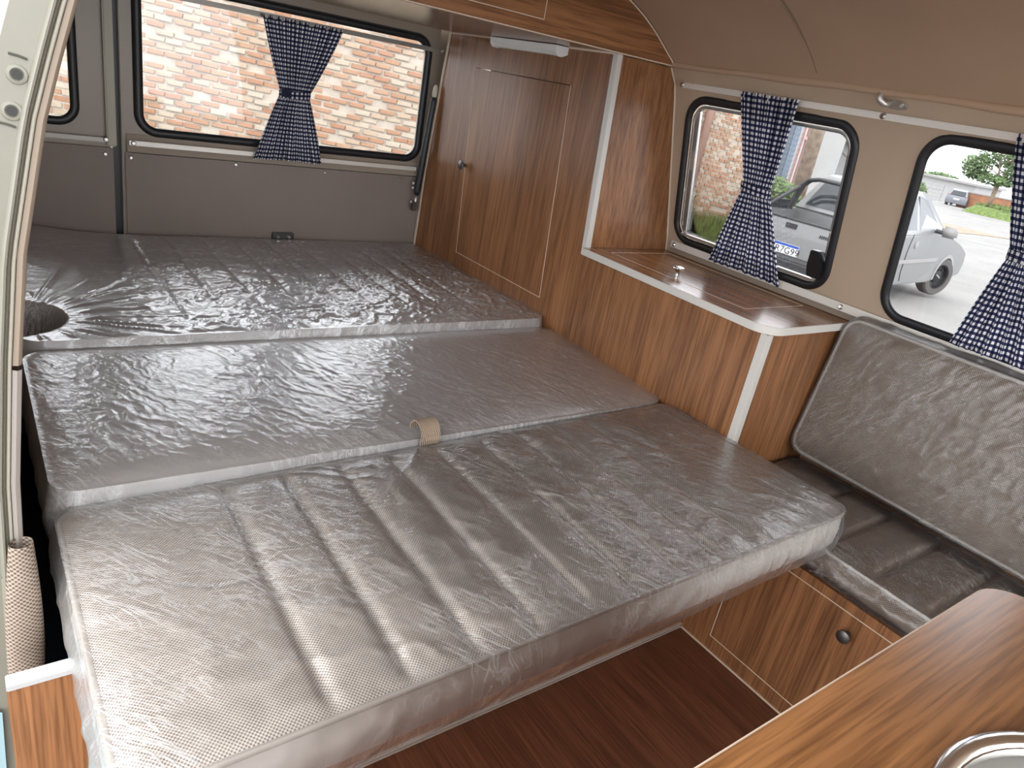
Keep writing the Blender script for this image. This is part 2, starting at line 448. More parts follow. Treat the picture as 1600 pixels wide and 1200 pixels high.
# value noise for cloth and film
_T = rng.rand(64, 256, 256)
def vn(x, y, seed=0):
    T = _T[seed % 64]
    xi = np.floor(x).astype(int); yi = np.floor(y).astype(int); fx = x - xi; fy = y - yi
    fx = fx * fx * (3 - 2 * fx); fy = fy * fy * (3 - 2 * fy)
    a = T[xi & 255, yi & 255]; b = T[(xi + 1) & 255, yi & 255]; c = T[xi & 255, (yi + 1) & 255]; d = T[(xi + 1) & 255, (yi + 1) & 255]
    return a * (1 - fx) * (1 - fy) + b * fx * (1 - fy) + c * (1 - fx) * fy + d * fx * fy
def fbm(x, y, seed=0, o=4):
    s_ = 0; a = .5
    for i in range(o): s_ = s_ + a * vn(x * 2 ** i, y * 2 ** i, seed + i); a *= .5
    return s_ / (1 - .5 ** o)
def ridge(x, y, seed=0, p=3):
    return (1 - np.abs(2 * vn(x, y, seed) - 1)) ** p
def creases(a, b, ang, along, across, seed, warp=0.5):
    """long thin creases running at angle ang"""
    c, s_ = math.cos(ang), math.sin(ang)
    u = a * c + b * s_; v = -a * s_ + b * c
    wv = warp * (fbm(u / along * 2, v / along * 2, seed + 5, 3) - .5)
    return ridge(u / along, v / across + wv * along / across, seed, 4)

# ------------------------------------------------------------------ van shell
Z_WALL = [-0.02, .45, .69, .78, .9, 1.01, 1.05, 1.08, 1.10, 1.12]
X_WALL = [1.520, 1.512, 1.497, 1.4773, 1.451, 1.4269, 1.4182, 1.409, 1.396, 1.378]
def xw(z): return float(np.interp(z, Z_WALL, X_WALL))
Z_RW = [-.1, .114, .33, .535, .675, .786, .911, .962, 1.016, 1.12, 1.2]
X_RW = [-.005, .007, .014, .021, .033, .045, .069, .083, .099, .136, .17]
def xr(z): return float(np.interp(z, Z_RW, X_RW))

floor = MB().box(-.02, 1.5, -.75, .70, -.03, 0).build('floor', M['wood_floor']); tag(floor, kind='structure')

WIN_A = (.808, 1.268, .708, 1.062)     # gasket outline of the side windows (y0, y1, z0, z1)
WIN_B = (.225, .692, .708, 1.068)
fl = lambda y, z, w_: (xw(z) + w_, y, z)
wl = MB().panel([(-.75, -.02), (2.13, -.02), (2.13, 1.125), (-.75, 1.125)],
                [rrect(WIN_A[0] + .014, WIN_A[1] - .014, WIN_A[2] + .014, WIN_A[3] - .014, .05),
                 rrect(WIN_B[0] + .014, WIN_B[1] - .014, WIN_B[2] + .014, WIN_B[3] - .014, .05)], fl, .005, .03)
wl = wl.build('wall_left', M['wallpaint'], smooth=True, auto=.6); tag(wl, kind='structure')
fr_ = lambda y, z, w_: (xr(z) - w_, y, z)
wr = MB().panel([(.835, -.1), (2.13, -.1), (2.13, 1.13), (.835, 1.13)], [rrect(.98, 1.86, .74, 1.05, .05)], fr_, .02, .03)
wr = wr.build('wall_right', M['wallpaint'], smooth=True, auto=.6); tag(wr, kind='structure')

# roof lining, arched across the van
arc = [(0, 1.292), (.10, 1.289), (.20, 1.277), (.30, 1.260), (.38, 1.240), (.441, 1.218), (.485, 1.199), (.526, 1.177), (.556, 1.158), (.583, 1.140), (.600, 1.129), (.616, 1.118)]
arc = [(.756 - a, z) for a, z in arc[::-1]] + [(.756 + a, z) for a, z in arc[1:]]
ys = np.linspace(-.95, 2.12, 50)
ceil = MB().grid([[(x, y, z) for x, z in arc] for y in ys]).grid([[(x, y, z + .025) for x, z in arc] for y in ys])
ceil = ceil.build('ceiling', M['headliner'], smooth=True, recalc=False); tag(ceil, kind='structure')
sm = MB().tube([(1.376, .905, 1.1195), (1.345, .902, 1.1365), (1.31, .90, 1.160), (1.285, .90, 1.1755), (1.24, .898, 1.1975), (1.197, .896, 1.2165), (1.12, .894, 1.2455), (1.0, .892, 1.2715), (.756, .89, 1.2905)], .0011, 6)
sm.build('seam', simple('headliner_seam', (.16, .12, .085), .8), ceil)
# rolled bead between roof lining and wall
bead = MB()
yy = np.linspace(1.33, -.95, 60)
bead.tube([(1.371, y, 1.117 + .0012 * math.sin(y * 9) + .0008 * math.sin(y * 31)) for y in yy], [.0075 + .0012 * math.sin(y * 14 + 1) for y in yy], 10)
bd = bead.build('trim_1', M['headliner'], smooth=True); tag(bd, kind='structure')

# ---- side windows
def side_window(nm, W, slider):
    y0, y1, z0, z1 = W
    e = empty(nm, (xw((z0 + z1) / 2), (y0 + y1) / 2, (z0 + z1) / 2), kind='structure')
    hoop(fl, y0 + .009, y1 - .009, z0 + .009, z1 - .009, .048, .009, .009, .003, 'rubber_gasket', M['rubber'], e)
    gl = MB().panel(rrect(y0 + .011, y1 - .011, z0 + .011, z1 - .011, .046), [], fl, .004, .05)
    for i, p in enumerate(gl.v): gl.v[i] = (p[0] + .004, p[1], p[2])
    gl.build('glass_pane', M['glass'], e, smooth=True, auto=.6)
    if slider:
        hoop(fl, y0 + .0225, y1 - .0225, z0 + .0225, z1 - .0225, .036, .0045, .006, .010, 'aluminium_frame', M['alu'], e)
        yb = y1 - .040
        MB().panel([(yb, z0 + .035), (yb + .012, z0 + .035), (yb + .012, z1 - .035), (yb, z1 - .035)], [], lambda u, v, w_: (xw(v) + .004 + w_, u, v), .008, .04).build('sliding_rail', M['alu'], e)
        MB().panel([(y0 + .03, z0 + .022), (y1 - .03, z0 + .022), (y1 - .03, z0 + .028), (y0 + .03, z0 + .028)], [], lambda u, v, w_: (xw(v) - .004 + w_, u, v), .014, .04).build('sill_track', M['alu'], e)
        L_ = MB().prism([(.824, .742), (.852, .742), (.856, .765), (.853, .800), (.833, .800), (.824, .770)], -.022, .004, lambda u, v, w_: (xw(v) + w_, u, v))
        L_.build('latch', M['black'], e, bevel=.002)
    return e
side_window('window_1', WIN_A, True)
side_window('window_2', WIN_B, False)
e4 = empty('added_window', (.07, 1.42, .9), kind='structure')  # unseen window in the right wall, added to let daylight in
hoop(fr_, .98, 1.86, .74, 1.05, .05, .013, .012, .003, 'rubber_gasket', M['rubber'], e4)
MB().panel(rrect(.98, 1.86, .74, 1.05, .045), [], fr_, .004, .05).build('glass_pane', M['glass'], e4)

# ---- rear wall (left of the tailgate), header and tailgate
fy = lambda x, z, w_: (x, 2.13 + w_, z)
rear = MB().panel([(-.05, -.1), (.314, -.1), (.314, 1.125), (-.05, 1.125)], [rrect(.02, .240, .736, 1.06, .04)], fy, .02)
rear.panel([(.314, -.1), (1.50, -.1), (1.50, .42), (.314, .42)], [], fy, .02)
rear.panel([(1.19, .42), (1.50, .42), (1.50, 1.12), (1.21, 1.12)], [], lambda u, v, w_: fy(u, v, w_ + .022), .02)
rear = rear.build('wall_rear', M['body_tan']); tag(rear, kind='structure')
MB().box(.304, .326, 2.112, 2.1298, .688, 1.10).build('body_strip', simple('khaki_body_strip', (.42, .40, .30), .4), rear, bevel=.003)
MB().box(.322, .344, 2.150, 2.16, .40, 1.13).build('gap_backing', M['rubber'], rear)  # black strip set behind the gap beside the tailgate
e3 = empty('window_3', (.13, 2.13, .9), kind='structure')
hoop(fy, .02, .240, .736, 1.06, .04, .010, .010, .002, 'rubber_gasket', M['rubber'], e3)
MB().panel(rrect(.018, .242, .734, 1.062, .04), [], lambda u, v, w_: fy(u, v, w_ + .008), .004).build('glass_pane', M['glass'], e3)
hd = MB().prism([(2.13, 1.122), (2.13, 1.30), (2.0, 1.30), (2.0, 1.135), (2.08, 1.118)], -.05, 1.42, lambda u, v, w_: (w_, u, v))
hd = hd.build('trim_2', M['body_tan']); tag(hd, kind='structure')
for x in (.55, .70, .86, 1.01, 1.13, 1.205):
    MB().lathe([(.004, 0), (.003, .002)], (x, 2.108, 1.1235), (0, -.3, -1), 10).build('screw', M['screw'], hd)

quarter = MB().panel(rrect(-.04, .318, .30, .684, .004, 2), [], lambda u, v, w_: fy(u, v, w_ - .012), .010)
qp = empty('rear_trim_board', (.15, 2.12, .5), 'plain taupe trim board beside the door pillar, left of the tailgate', 'trim board')
quarter.build('board', M['taupe'], qp)
for x, z in ((.300, .668), (.11, .668)): MB().lathe([(.0055, 0), (.0055, .001), (.0035, .003)], (x, 2.1178, z), (0, -1, 0), 12).build('screw', M['screw'], qp)
qr = empty('curtain_rail', (.17, 2.11, .70), 'short metal curtain rail under the small rear corner window', 'curtain rail', 'curtain rails')
MB().box(-.02, .308, 2.113, 2.119, .697, .708).build('bar', M['rail_dim'], qr, bevel=.001)
MB().lathe([(.006, 0), (.006, .002), (.004, .004)], (.302, 2.113, .7045), (0, -1, 0), 12).build('screw', M['screw'], qr)

tg = empty('tailgate', (.79, 2.13, .45), 'rear tailgate with a wide rubber-framed window and taupe lower board', 'tailgate')
TG = (.372, 1.196, .722, 1.092)
MB().panel([(.340, .42), (1.243, .42), (1.238, .75), (1.222, 1.118), (.342, 1.118)], [rrect(TG[0] + .012, TG[1] - .012, TG[2] + .012, TG[3] - .012, .05)], fy, .02).build('frame', M['body_tan'], tg)
hoop(fy, TG[0] + .008, TG[1] - .008, TG[2] + .008, TG[3] - .008, .045, .011, .012, .002, 'rubber_gasket', M['rubber'], tg)
MB().panel(rrect(TG[0] + .01, TG[1] - .01, TG[2] + .01, TG[3] - .01, .045), [], lambda u, v, w_: fy(u, v, w_ + .008), .004).build('glass_pane', M['glass'], tg)
lb = MB().panel([(.346, .36), (1.232, .36), (1.232, .668), (1.205, .676), (.346, .676)], [], lambda u, v, w_: fy(u, v, w_ - .012), .010).build('lower_board', M['taupe'], tg)
for x, z in ((.358, .664), (.62, .668), (.88, .666), (1.13, .664)): MB().lathe([(.0055, 0), (.0055, .001), (.0035, .003)], (x, 2.1178, z), (0, -1, 0), 12).build('screw', M['screw'], lb)
MB().prism([(2.112, .680), (2.13, .680), (2.13, .722), (2.126, .722)], .350, 1.232, lambda u, v, w_: (w_, u, v)).build('ledge', M['body_tan'], tg)
lt = MB().box(.728, .792, 2.104, 2.118, .455, .482).build('latch_plate', simple('dark_latch_steel', (.10, .10, .10), .4, .8), tg, bevel=.002)
for x in (.743, .777): MB().lathe([(.006, 0), (.006, .001), (.004, .005)], (x, 2.104, .471), (0, -1, 0), 12).build('bolt', M['screw'], lt)
r1 = empty('curtain_rail', (.77, 2.10, .70), 'long metal curtain rail under the tailgate window', 'curtain rail', 'curtain rails')
MB().box(.352, 1.205, 2.1015, 2.1065, .697, .709).build('bar', M['rail'], r1, bevel=.001)
for x in (.362, 1.18): MB().lathe([(.006, 0), (.006, .002), (.004, .004)], (x, 2.1015, .703), (0, -1, 0), 12).build('screw', M['screw'], r1)
r2 = empty('curtain_rail', (.77, 2.10, 1.06), 'dim grey curtain rail crossing the top of the tailgate window', 'curtain rail', 'curtain rails')
MB().box(.36, 1.226, 2.1015, 2.1055, 1.0515, 1.064).build('bar', M['rail_dim'], r2, bevel=.001)
MB().lathe([(.005, 0), (.005, .002), (.003, .004)], (1.218, 2.1015, 1.058), (0, -1, 0), 12).build('screw', M['screw'], r2)

# gas strut of the tailgate
gs = empty('gas_strut', (1.195, 2.085, .58), 'black sleeved gas strut with an ivory tip beside the tailgate window', 'strut')
p0, p1 = Vector((1.1945, 2.075, .926)), Vector((1.181, 2.088, .625))
MB().tube([p1, p1.lerp(p0, .04), p1.lerp(p0, .5), p0.lerp(p1, .04), p0], [.008, .0105, .0105, .0095, .007], 14).build('sleeve', M['strut'], gs, smooth=True)
MB().tube([p0 - (p1 - p0) * -.01, p0 + Vector((.0005, 0, .012)), p0 + Vector((.001, 0, .028)), p0 + Vector((.0015, 0, .036))], [.006, .0085, .007, .003], 12).build('end_fitting', M['strut_end'], gs, smooth=True)
MB().tube([p1, p1 + Vector((-.001, 0, -.03)), p1 + Vector((-.001, .012, -.045))], [.006, .004, .004], 10).build('lower_rod', M['alu'], gs, smooth=True)
MB().box(1.172, 1.186, 2.083, 2.103, .572, .604).build('bracket', M['pewter'], gs, bevel=.002)
for z in (.60, .645, .66): MB().lathe([(.005, 0), (.004, .006)], (1.172, 2.100, z), (-.5, -1, 0), 10).build('bolt', M['pewter'], gs)

# ------------------------------------------------------------------ furniture
XC = 1.2095
def sh(z): return .075 * max(0, z - .5)
def knob(o, ax, parent, r=.013, m_=None):
    MB().lathe([(.005, 0), (.0045, .006), (.0055, .011), (r * .8, .0145), (r, .017), (r * .95, .0195), (r * .5, .0215)], o, ax, 20).build('knob', m_ or M['pewter'], parent, smooth=True, auto=.7)

cab = empty('wardrobe_cabinet', (1.35, 1.3, 0), 'tall walnut wardrobe with a small door, running on into a low window counter', 'wardrobe')
fx = lambda y, z, w_: (XC + w_, y + sh(z), z)
def fxr(y, z, w_): return (XC + w_, y, z)
DR = (1.417, 1.851, .503, 1.031)
def quad(y0, y1, z0, z1): return [(y0, z0), (y1, z0), (y1, z1), (y0, z1)]
front_poly = [(.737, .5), (.737, .0), (2.106, .0), (2.106, .46), (2.095 - sh(.7), .7), (2.046 - sh(1.112), 1.112), (1.285, 1.112), (1.285, .662), (.737 - sh(.662), .662)]
MB().panel(front_poly, [quad(*DR)], fx, .015, .08).build('front_panel', M['wood_z'], cab)
g = .0022
dr = MB().panel(quad(DR[0] + g, DR[1] - g, DR[2] + g, DR[3] - g), [], fx, .014, .08).build('door', M['wood_z'], cab)
ed = MB()
for q in (quad(DR[0] + .0004, DR[0] + g - .0003, DR[2], DR[3]), quad(DR[1] - g + .0003, DR[1] - .0004, DR[2], DR[3]), quad(DR[0], DR[1], DR[2] + .0004, DR[2] + g - .0003)):
    ed.panel(q, [], lambda u, v, w_: fx(u, v, w_ - .0006), .012)
ed.build('edge_strip', M['edge_line'], dr)
knob((XC, 1.868, .762), (-1, 0, 0), dr, .0135)
# side panel above the counter, cut to the curve of the wall
zs = np.linspace(.678, 1.11, 14)
poly = [(XC + .0155, .678)] + [(xw(z) - .002, z) for z in zs] + [(XC + .0155, 1.11)]
MB().prism(poly, 0, .015, lambda x, z, w_: (x, 1.270 + sh(z) + w_, z)).build('side_panel', M['wood_z'], cab)
MB().prism([(2.106, .40), (2.113, .40), (2.113, .46), (2.1015, .7), (2.053, 1.112), (2.046, 1.112), (2.095, .7), (2.106, .46)], -.004, .012, lambda y, z, w_: (XC + w_, y, z)).build('rear_edging', M['edge_line'], cab)
MB().prism([(1.2685, .660), (1.2845, .660), (1.2845, 1.112), (1.2685, 1.112)], 0, .0165, lambda y, z, w_: (XC - .0012 + w_, y + sh(z), z)).build('corner_edging', M['edge'], cab, bevel=.0008)
MB().prism([(xw(z) - .004, z) for z in zs] + [(xw(z), z) for z in zs[::-1]], 0, .002, lambda x, z, w_: (x, 1.267 + sh(z) + w_, z)).build('wall_edging', M['edge_line'], cab)
# counter
ctr = []
r_ = .045
for i in range(9):
    a = math.radians(180 + 90 * i / 8); ctr.append((XC - .012 + r_ + r_ * math.cos(a), .728 + r_ + r_ * math.sin(a)))
top_poly = ctr + [(1.496, .728), (1.496, 1.2825), (XC - .012 + .006, 1.2825), (XC - .012, 1.277)]
LID = (1.258, 1.468, .835, 1.245)
MB().panel(top_poly, [[(LID[0], LID[2]), (LID[1], LID[2]), (LID[1], LID[3]), (LID[0], LID[3])]], lambda x, y, w_: (x, y, .6775 - w_), .016).build('counter_top', M['wood_y'], cab)
lid = MB().box(LID[0] + .0015, LID[1] - .0015, LID[2] + .0015, LID[3] - .0015, .664, .6775).build('lid', M['wood_y'], cab)
le = MB()
for b_ in ((LID[0], LID[0] + .0014, LID[2], LID[3]), (LID[1] - .0014, LID[1], LID[2], LID[3]), (LID[0], LID[1], LID[2], LID[2] + .0014), (LID[0], LID[1], LID[3] - .0014, LID[3])):
    le.box(*b_, .668, .6779)
le.build('edge_strip', M['edge_line'], lid)
knob((1.296, 1.060, .6775), (0, 0, 1), lid, .014, M['chrome'])
oe = [(1.496, .728)] + ctr[::-1] + [(XC - .012, 1.277), (XC - .010, 1.2845)]
rows = []
for dz, off in ((.6780, .0), (.6776, .0016), (.662, .0016), (.6612, .0)):
    row = []
    for i, (x, y) in enumerate(oe):
        a = Vector(oe[max(i - 1, 0)]); b = Vector(oe[min(i + 1, len(oe) - 1)]); t_ = (b - a).normalized(); nn = Vector((-t_[1], t_[0]))
        if i < 2: pass
        row.append((x - nn[0] * -off if False else x + (-off if nn[0] < 0 else off) * abs(nn[0]), y - off * abs(nn[1]), dz))
    rows.append(row)
MB().grid(rows).build('counter_edging', M['edge'], cab, smooth=True, auto=.6)
MB().box(XC + .0155, 1.50, .737, .752, 0, .661).build('end_panel', M['wood_z'], cab)
MB().box(XC - .0015, XC + .016, .7345, .752, 0, .661).build('front_edging', M['edge'], cab, bevel=.0008)

# ledge strip and lower curtain rail on the side wall
def flat_bar(nm, label, y0, y1, z, hh, off, m_, screws):
    e = empty(nm, (xw(z), (y0 + y1) / 2, z), label, 'curtain rail', 'curtain rails')
    x = xw(z) - off
    MB().box(x - .003, x, y0, y1, z - hh, z + hh).build('bar', m_, e, bevel=.0012)
    for y in screws: MB().lathe([(.0058, 0), (.0058, .002), (.0035, .005)], (x - .003, y, z), (-1, 0, .15), 12).build('screw', M['screw'], e)
    return e
flat_bar('curtain_rail', 'upper white curtain rail above the two side windows', -.2, 1.284, 1.0775, .0062, .009, M['rail'], (1.277, .769))
flat_bar('curtain_rail', 'lower curtain rail below the two side windows, beside the counter', -.2, 1.262, .7005, .0085, .007, M['rail'], (1.25, .762))
lg = MB().prism([(1.490, .6785), (1.500, .6785), (1.500, .690), (1.4935, .690)], .40, 1.268, lambda x, z, w_: (x, w_, z)).build('trim_3', M['tan_trim']); tag(lg, kind='structure')

# coat hook above the rail
hk = empty('coat_hook', (1.395, .76, 1.10), 'small cast metal coat hook above the upper rail', 'hook')
pl = [(.745 + .016 * math.cos(t) * (1.5 if math.cos(t) > 0 else 1.2), 1.0985 + .0075 * math.sin(t)) for t in np.linspace(0, 2 * math.pi, 20, endpoint=False)]
MB().prism(pl, -.009, .002, lambda y, z, w_: (xw(z) + w_, y, z)).build('plate', M['alu'], hk, bevel=.0015)
MB().tube([(1.385, .757, 1.099), (1.374, .763, 1.098), (1.369, .770, 1.103), (1.370, .772, 1.113), (1.373, .772, 1.118)], [.007, .0065, .006, .006, .004], 12).build('prong', M['alu'], hk, smooth=True)
MB().lathe([(.004, 0), (.003, .002)], (1.386, .735, 1.0985), (-1, 0, 0), 10).build('screw', M['screw'], hk)

# overhead locker across the rear
ov = empty('overhead_locker', (.76, 1.7, 1.113), 'walnut overhead locker across the van above the bed', 'locker')
zc = lambda x: float(np.interp(x, [a for a, _ in arc], [z for _, z in arc]))
xs = np.linspace(.15, 1.362, 40)
OV = (.25, .973, 1.138)
fo = lambda x, z, w_: (x, 1.294 + w_, z)
fpoly = [(.15, 1.1135), (1.362, 1.1135)] + [(x, zc(x) - .002) for x in xs[::-1]]
hole = [(OV[0], OV[2]), (OV[1], OV[2]), (OV[1], 1.245), (OV[0], 1.245)]
MB().panel(fpoly, [hole], fo, .015).build('fascia', M['wood_x'], ov)
od = MB().panel([(OV[0] + .002, OV[2] + .002), (OV[1] - .002, OV[2] + .002), (OV[1] - .002, 1.243), (OV[0] + .002, 1.243)], [], fo, .014).build('door', M['wood_x'], ov)
oe_ = MB().box(OV[0], OV[1], 1.2936, 1.305, OV[2] + .0002, OV[2] + .0018).box(OV[1] - .0018, OV[1] - .0002, 1.2936, 1.305, OV[2], 1.245)
oe_.build('edge_strip', M['edge_line'], od)
MB().box(.15, XC, 1.309, 2.04, 1.1135, 1.1255).build('underside', wood('walnut_underside', 'x', WD, WL, .22), ov)
MB().box(.15, 1.362, 1.2925, 1.3105, 1.1118, 1.1137).build('lower_edging', M['edge_line'], ov)
MB().tube([(x, 1.292, zc(x) - .004) for x in np.linspace(.9, 1.366, 30)], .0016, 6).build('upper_edging', M['edge_line'], ov)
MB().box(1.2085, 1.2098, 1.312, 2.04, 1.1095, 1.1135).build('joint_strip', M['edge_line'], ov)

# batten lamp under the locker
lp = empty('lamp', (1.19, 1.60, 1.11), 'white batten lamp under the overhead locker, above the wardrobe door', 'lamp')
lamp_pts = [(.0, 1.1115), (-.004, 1.096), (-.014, 1.089), (-.028, 1.090), (-.036, 1.098), (-.038, 1.1115)]
MB().prism(lamp_pts, 1.500, 1.765, lambda u, z, w_: (1.2075 + u, w_, z)).build('diffuser', M['lampwhite'], lp, smooth=True, auto=.5)
for y in (1.490, 1.765):
    MB().prism([(.001 if i in (0, 1) else u - .0015, z - (0 if i in (0, 5) else .0015)) for i, (u, z) in enumerate(lamp_pts)], y, y + .010, lambda u, z, w_: (1.2075 + u, w_, z)).build('end_cap', M['lampwhite'], lp)

# bench along the side wall
bn = empty('bench_base', (1.3, .2, 0), 'walnut bench box under the side seat, with a cupboard door and dark knob', 'bench')
fb = lambda y, z, w_: (1.172 + w_, y, z)
BD = (.0, .6215, .034, .279)
MB().panel([(-.55, 0), (.70, 0), (.70, .298), (-.55, .298)], [quad(*BD)], fb, .015).build('front_panel', M['wood_z'], bn)
bdr = MB().panel(quad(BD[0] + .002, BD[1] - .002, BD[2] + .002, BD[3] - .002), [], fb, .014).build('door', M['wood_z'], bn)
q = MB()
for a in (quad(BD[1] - .0018, BD[1] - .0002, BD[2], BD[3]), quad(BD[0], BD[1], BD[2] + .0002, BD[2] + .0018), quad(BD[0], BD[1], BD[3] - .0018, BD[3] - .0002)):
    q.panel(a, [], lambda u, v, w_: fb(u, v, w_ - .0006), .012)
q.build('edge_strip', M['edge_line'], bdr)
knob((1.172, .381, .242), (-1, 0, 0), bdr, .0125)
MB().box(1.187, 1.50, -.55, .722, .286, .298).build('seat_board', M['wood_y'], bn)
MB().box(1.475, 1.490, -.55, .722, .300, .60).build('back_board', M['wood_y'], bn)
MB().box(1.187, 1.50, .708, .722, 0, .286).build('end_panel', M['wood_z'], bn)
t4 = MB().box(1.1685, 1.172, -.5, .69, 0, .0025).build('trim_4', M['edge_line']); tag(t4, kind='structure')

# bed base
bb = empty('bed_base', (.6, .9, 0), 'walnut-fronted bed box with white top edging and dark navy carpet inside', 'bed base')
MB().box(-.012, 1.168, .692, .706, 0, .358).build('front_panel', M['wood_z'], bb)
MB().box(-.012, 1.168, .690, .708, .358, .366).build('top_edging', simple('toned_box_edging', (.40, .40, .40), .45), bb, bevel=.001)  # white edging, greyed in colour to offset the strong light there
MB().box(-.012, 1.168, .6885, .692, 0, .002).box(-.012, 1.168, .687, .692, .010, .0122).build('bottom_edging', simple('grey_edge_bead', (.40, .36, .32), .5), bb)
MB().box(.0, 1.20, .707, 2.10, .10, .12).box(1.190, 1.205, .707, 2.10, .12, .34).box(.0, .012, .85, 2.10, .12, .345).build('carpet_lining', M['navy_carpet'], bb)
MB().box(.075, 1.19, .72, 1.34, .29, .316).build('slat_board', M['navy_carpet'], bb)
MB().box(.020, 1.19, 1.345, 2.10, .31, .368).build('rear_deck', M['navy_carpet'], bb)

# ------------------------------------------------------------------ cushions in their polythene
def cushion(root, A, B, T, P, step, R=.03, puff=.008, grooves=(), gmask=None, gdepth=.007, mats=None, wr=None, filmm=None, dip=None, skirt=.003, ripple=.002, dipmat=None):
    """A, B: extents in the local (a, b) plane; T thickness; P(a,b,c) -> xyz"""
    a0, a1 = A; b0, b1 = B
    def foot(grow, st):
        na = int((a1 - a0) / st); nb = int((b1 - b0) / st)
        ga, gb = np.meshgrid(np.linspace(a0 - grow, a1 + grow, na), np.linspace(b0 - grow, b1 + grow, nb), indexing='ij')
        Rg = R + grow
        ca = np.clip(ga, a0 - grow + Rg, a1 + grow - Rg); cb = np.clip(gb, b0 - grow + Rg, b1 + grow - Rg)
        qa, qb = (ga - ca) / Rg, (gb - cb) / Rg
        ln = np.hypot(qa, qb); mx = np.maximum(np.abs(qa), np.abs(qb))
        k = np.where(ln > 1e-9, mx / np.maximum(ln, 1e-9), 1)
        return ca + qa * k * Rg, cb + qb * k * Rg
    def rdist(a, b):
        qa = np.maximum(np.maximum(a0 + R - a, a - (a1 - R)), 0); qb = np.maximum(np.maximum(b0 + R - b, b - (b1 - R)), 0)
        d_in = np.minimum(np.minimum(a - a0, a1 - a), np.minimum(b - b0, b1 - b))
        return np.maximum(np.where((qa > 0) & (qb > 0), R - np.hypot(qa, qb), d_in), 0)
    def top(a, b, gd=1.0):
        d = rdist(a, b)
        c = puff * (1 - np.exp(-d / .022)) + .003 * (fbm(a * 6, b * 6, 3, 2) - .5) * np.minimum(d / .05, 1)
        for g_ in grooves:
            gg = g_[0] + g_[1] * (b - (b0 + b1) / 2) if isinstance(g_, tuple) else g_
            mk = gmask(a, b) if gmask else 1
            e = np.abs(a - gg)
            c = c - gd * gdepth * mk * (np.exp(-(e / .007) ** 2) + .45 * np.exp(-(e / .022) ** 2)) * np.clip(d / .03, 0, 1)
        if dip is not None: c = c - dip(a, b)
        return c, d
    def loop(X): return np.concatenate([X[:, 0], X[-1, 1:], X[-2::-1, -1], X[0, -2:0:-1]])
    a, b = foot(0, step * 1.5)
    c, d = top(a, b)
    W = lambda a_, b_, c_: np.stack(P(a_, b_, c_), -1)
    tp = MB().grid(W(a, b, c))
    if dip is not None:
        dv = dip(a, b).ravel(); tp.mi = [1 if max(dv[k] for k in f) > .004 else 0 for f in tp.f]
    tp = tp.build('top_panel', [mats[0], simple('grey_notch_lining', (.16, .15, .14), .6)] if dip is not None else mats[0], root, smooth=True, recalc=False)
    la, lb = loop(a), loop(b)
    lc = np.zeros_like(la)
    # outward direction of the edge loop
    ta = np.roll(la, -1) - np.roll(la, 1); tb = np.roll(lb, -1) - np.roll(lb, 1); ln = np.hypot(ta, tb) + 1e-9
    oa, ob = -tb / ln, ta / ln
    ctr_a, ctr_b = (a0 + a1) / 2, (b0 + b1) / 2
    sgn = np.sign(np.sum(oa * (la - ctr_a) + ob * (lb - ctr_b))); oa *= sgn; ob *= sgn
    dd = dip(la, lb) if dip is not None else 0 * la
    rows = []
    for t in np.linspace(0, 1, 8):
        bul = .005 * math.sin(math.pi * t) - (.004 * (max(0, t - .85) / .15) ** 2)
        rows.append(W(la + oa * bul, lb + ob * bul, np.minimum(-T * t, -dd * .96)))
    sd = MB().grid(rows, wrap=True)
    n_ = len(la); sd.f.append(tuple(len(sd.v) - n_ + i for i in range(n_))); sd.mi.append(0)
    sd.build('side_band', mats[1], root, smooth=True, auto=.9)
    pp = W(la + oa * .001, lb + ob * .001, -dd + .0005)
    MB().tube([Vector(q_) for q_ in pp[::2]], .0036, 6, closed=True).build('piping', mats[2], root, smooth=True)
    # polythene wrap
    fa, fb_ = foot(.0055, step)
    fc, fd = top(fa, fb_, .8)
    wz = wr(fa, fb_) if wr is not None else 0 * fa
    edge = np.exp(-fd / .010)
    fc = fc + .0035 + .0025 * edge + wz * (1 - .75 * edge)
    G = W(fa, fb_, fc)
    mb = MB().grid(G)
    la, lb, lc = loop(fa), loop(fb_), loop(fc)
    ta = np.roll(la, -1) - np.roll(la, 1); tb = np.roll(lb, -1) - np.roll(lb, 1); ln = np.hypot(ta, tb) + 1e-9
    oa, ob = -tb / ln * sgn, ta / ln * sgn
    s_ = np.cumsum(ln) / 2
    rows = [W(la, lb, lc)]
    dd = dip(la, lb) if dip is not None else 0 * la
    for t in np.linspace(.06, 1.03, 10):
        bul = .0045 * math.sin(math.pi * min(t, 1)) + skirt * math.sin(math.pi * min(t, 1)) + ripple * np.maximum(fbm(s_ / .018 + 3 * t, 0 * s_ + t * 3.5, 9, 3) - .3, 0) * min(1, t * 4) + ripple * ridge(s_ / .05 + t * 1.2, 0 * s_ + 1.7 * t, 21, 3)
        rows.append(W(la + oa * bul, lb + ob * bul, np.minimum(-T * t - .001, lc - .0005)))
    mb.grid(rows, wrap=True)
    q0 = np.array(P(np.array(.1), np.array(.1), 0.0), float); dq = [np.array(P(np.array(.1 + i), np.array(.1 + j), k), float) - q0 for i, j, k in ((.01, 0, 0), (0, .01, 0), (0, 0, .01))]
    if np.linalg.det(np.array(dq)) < 0: mb.f = [f[::-1] for f in mb.f]          # keep the film facing outwards
    mb.build('plastic_wrap', filmm or M['film'], root, smooth=True, recalc=False)
    return root

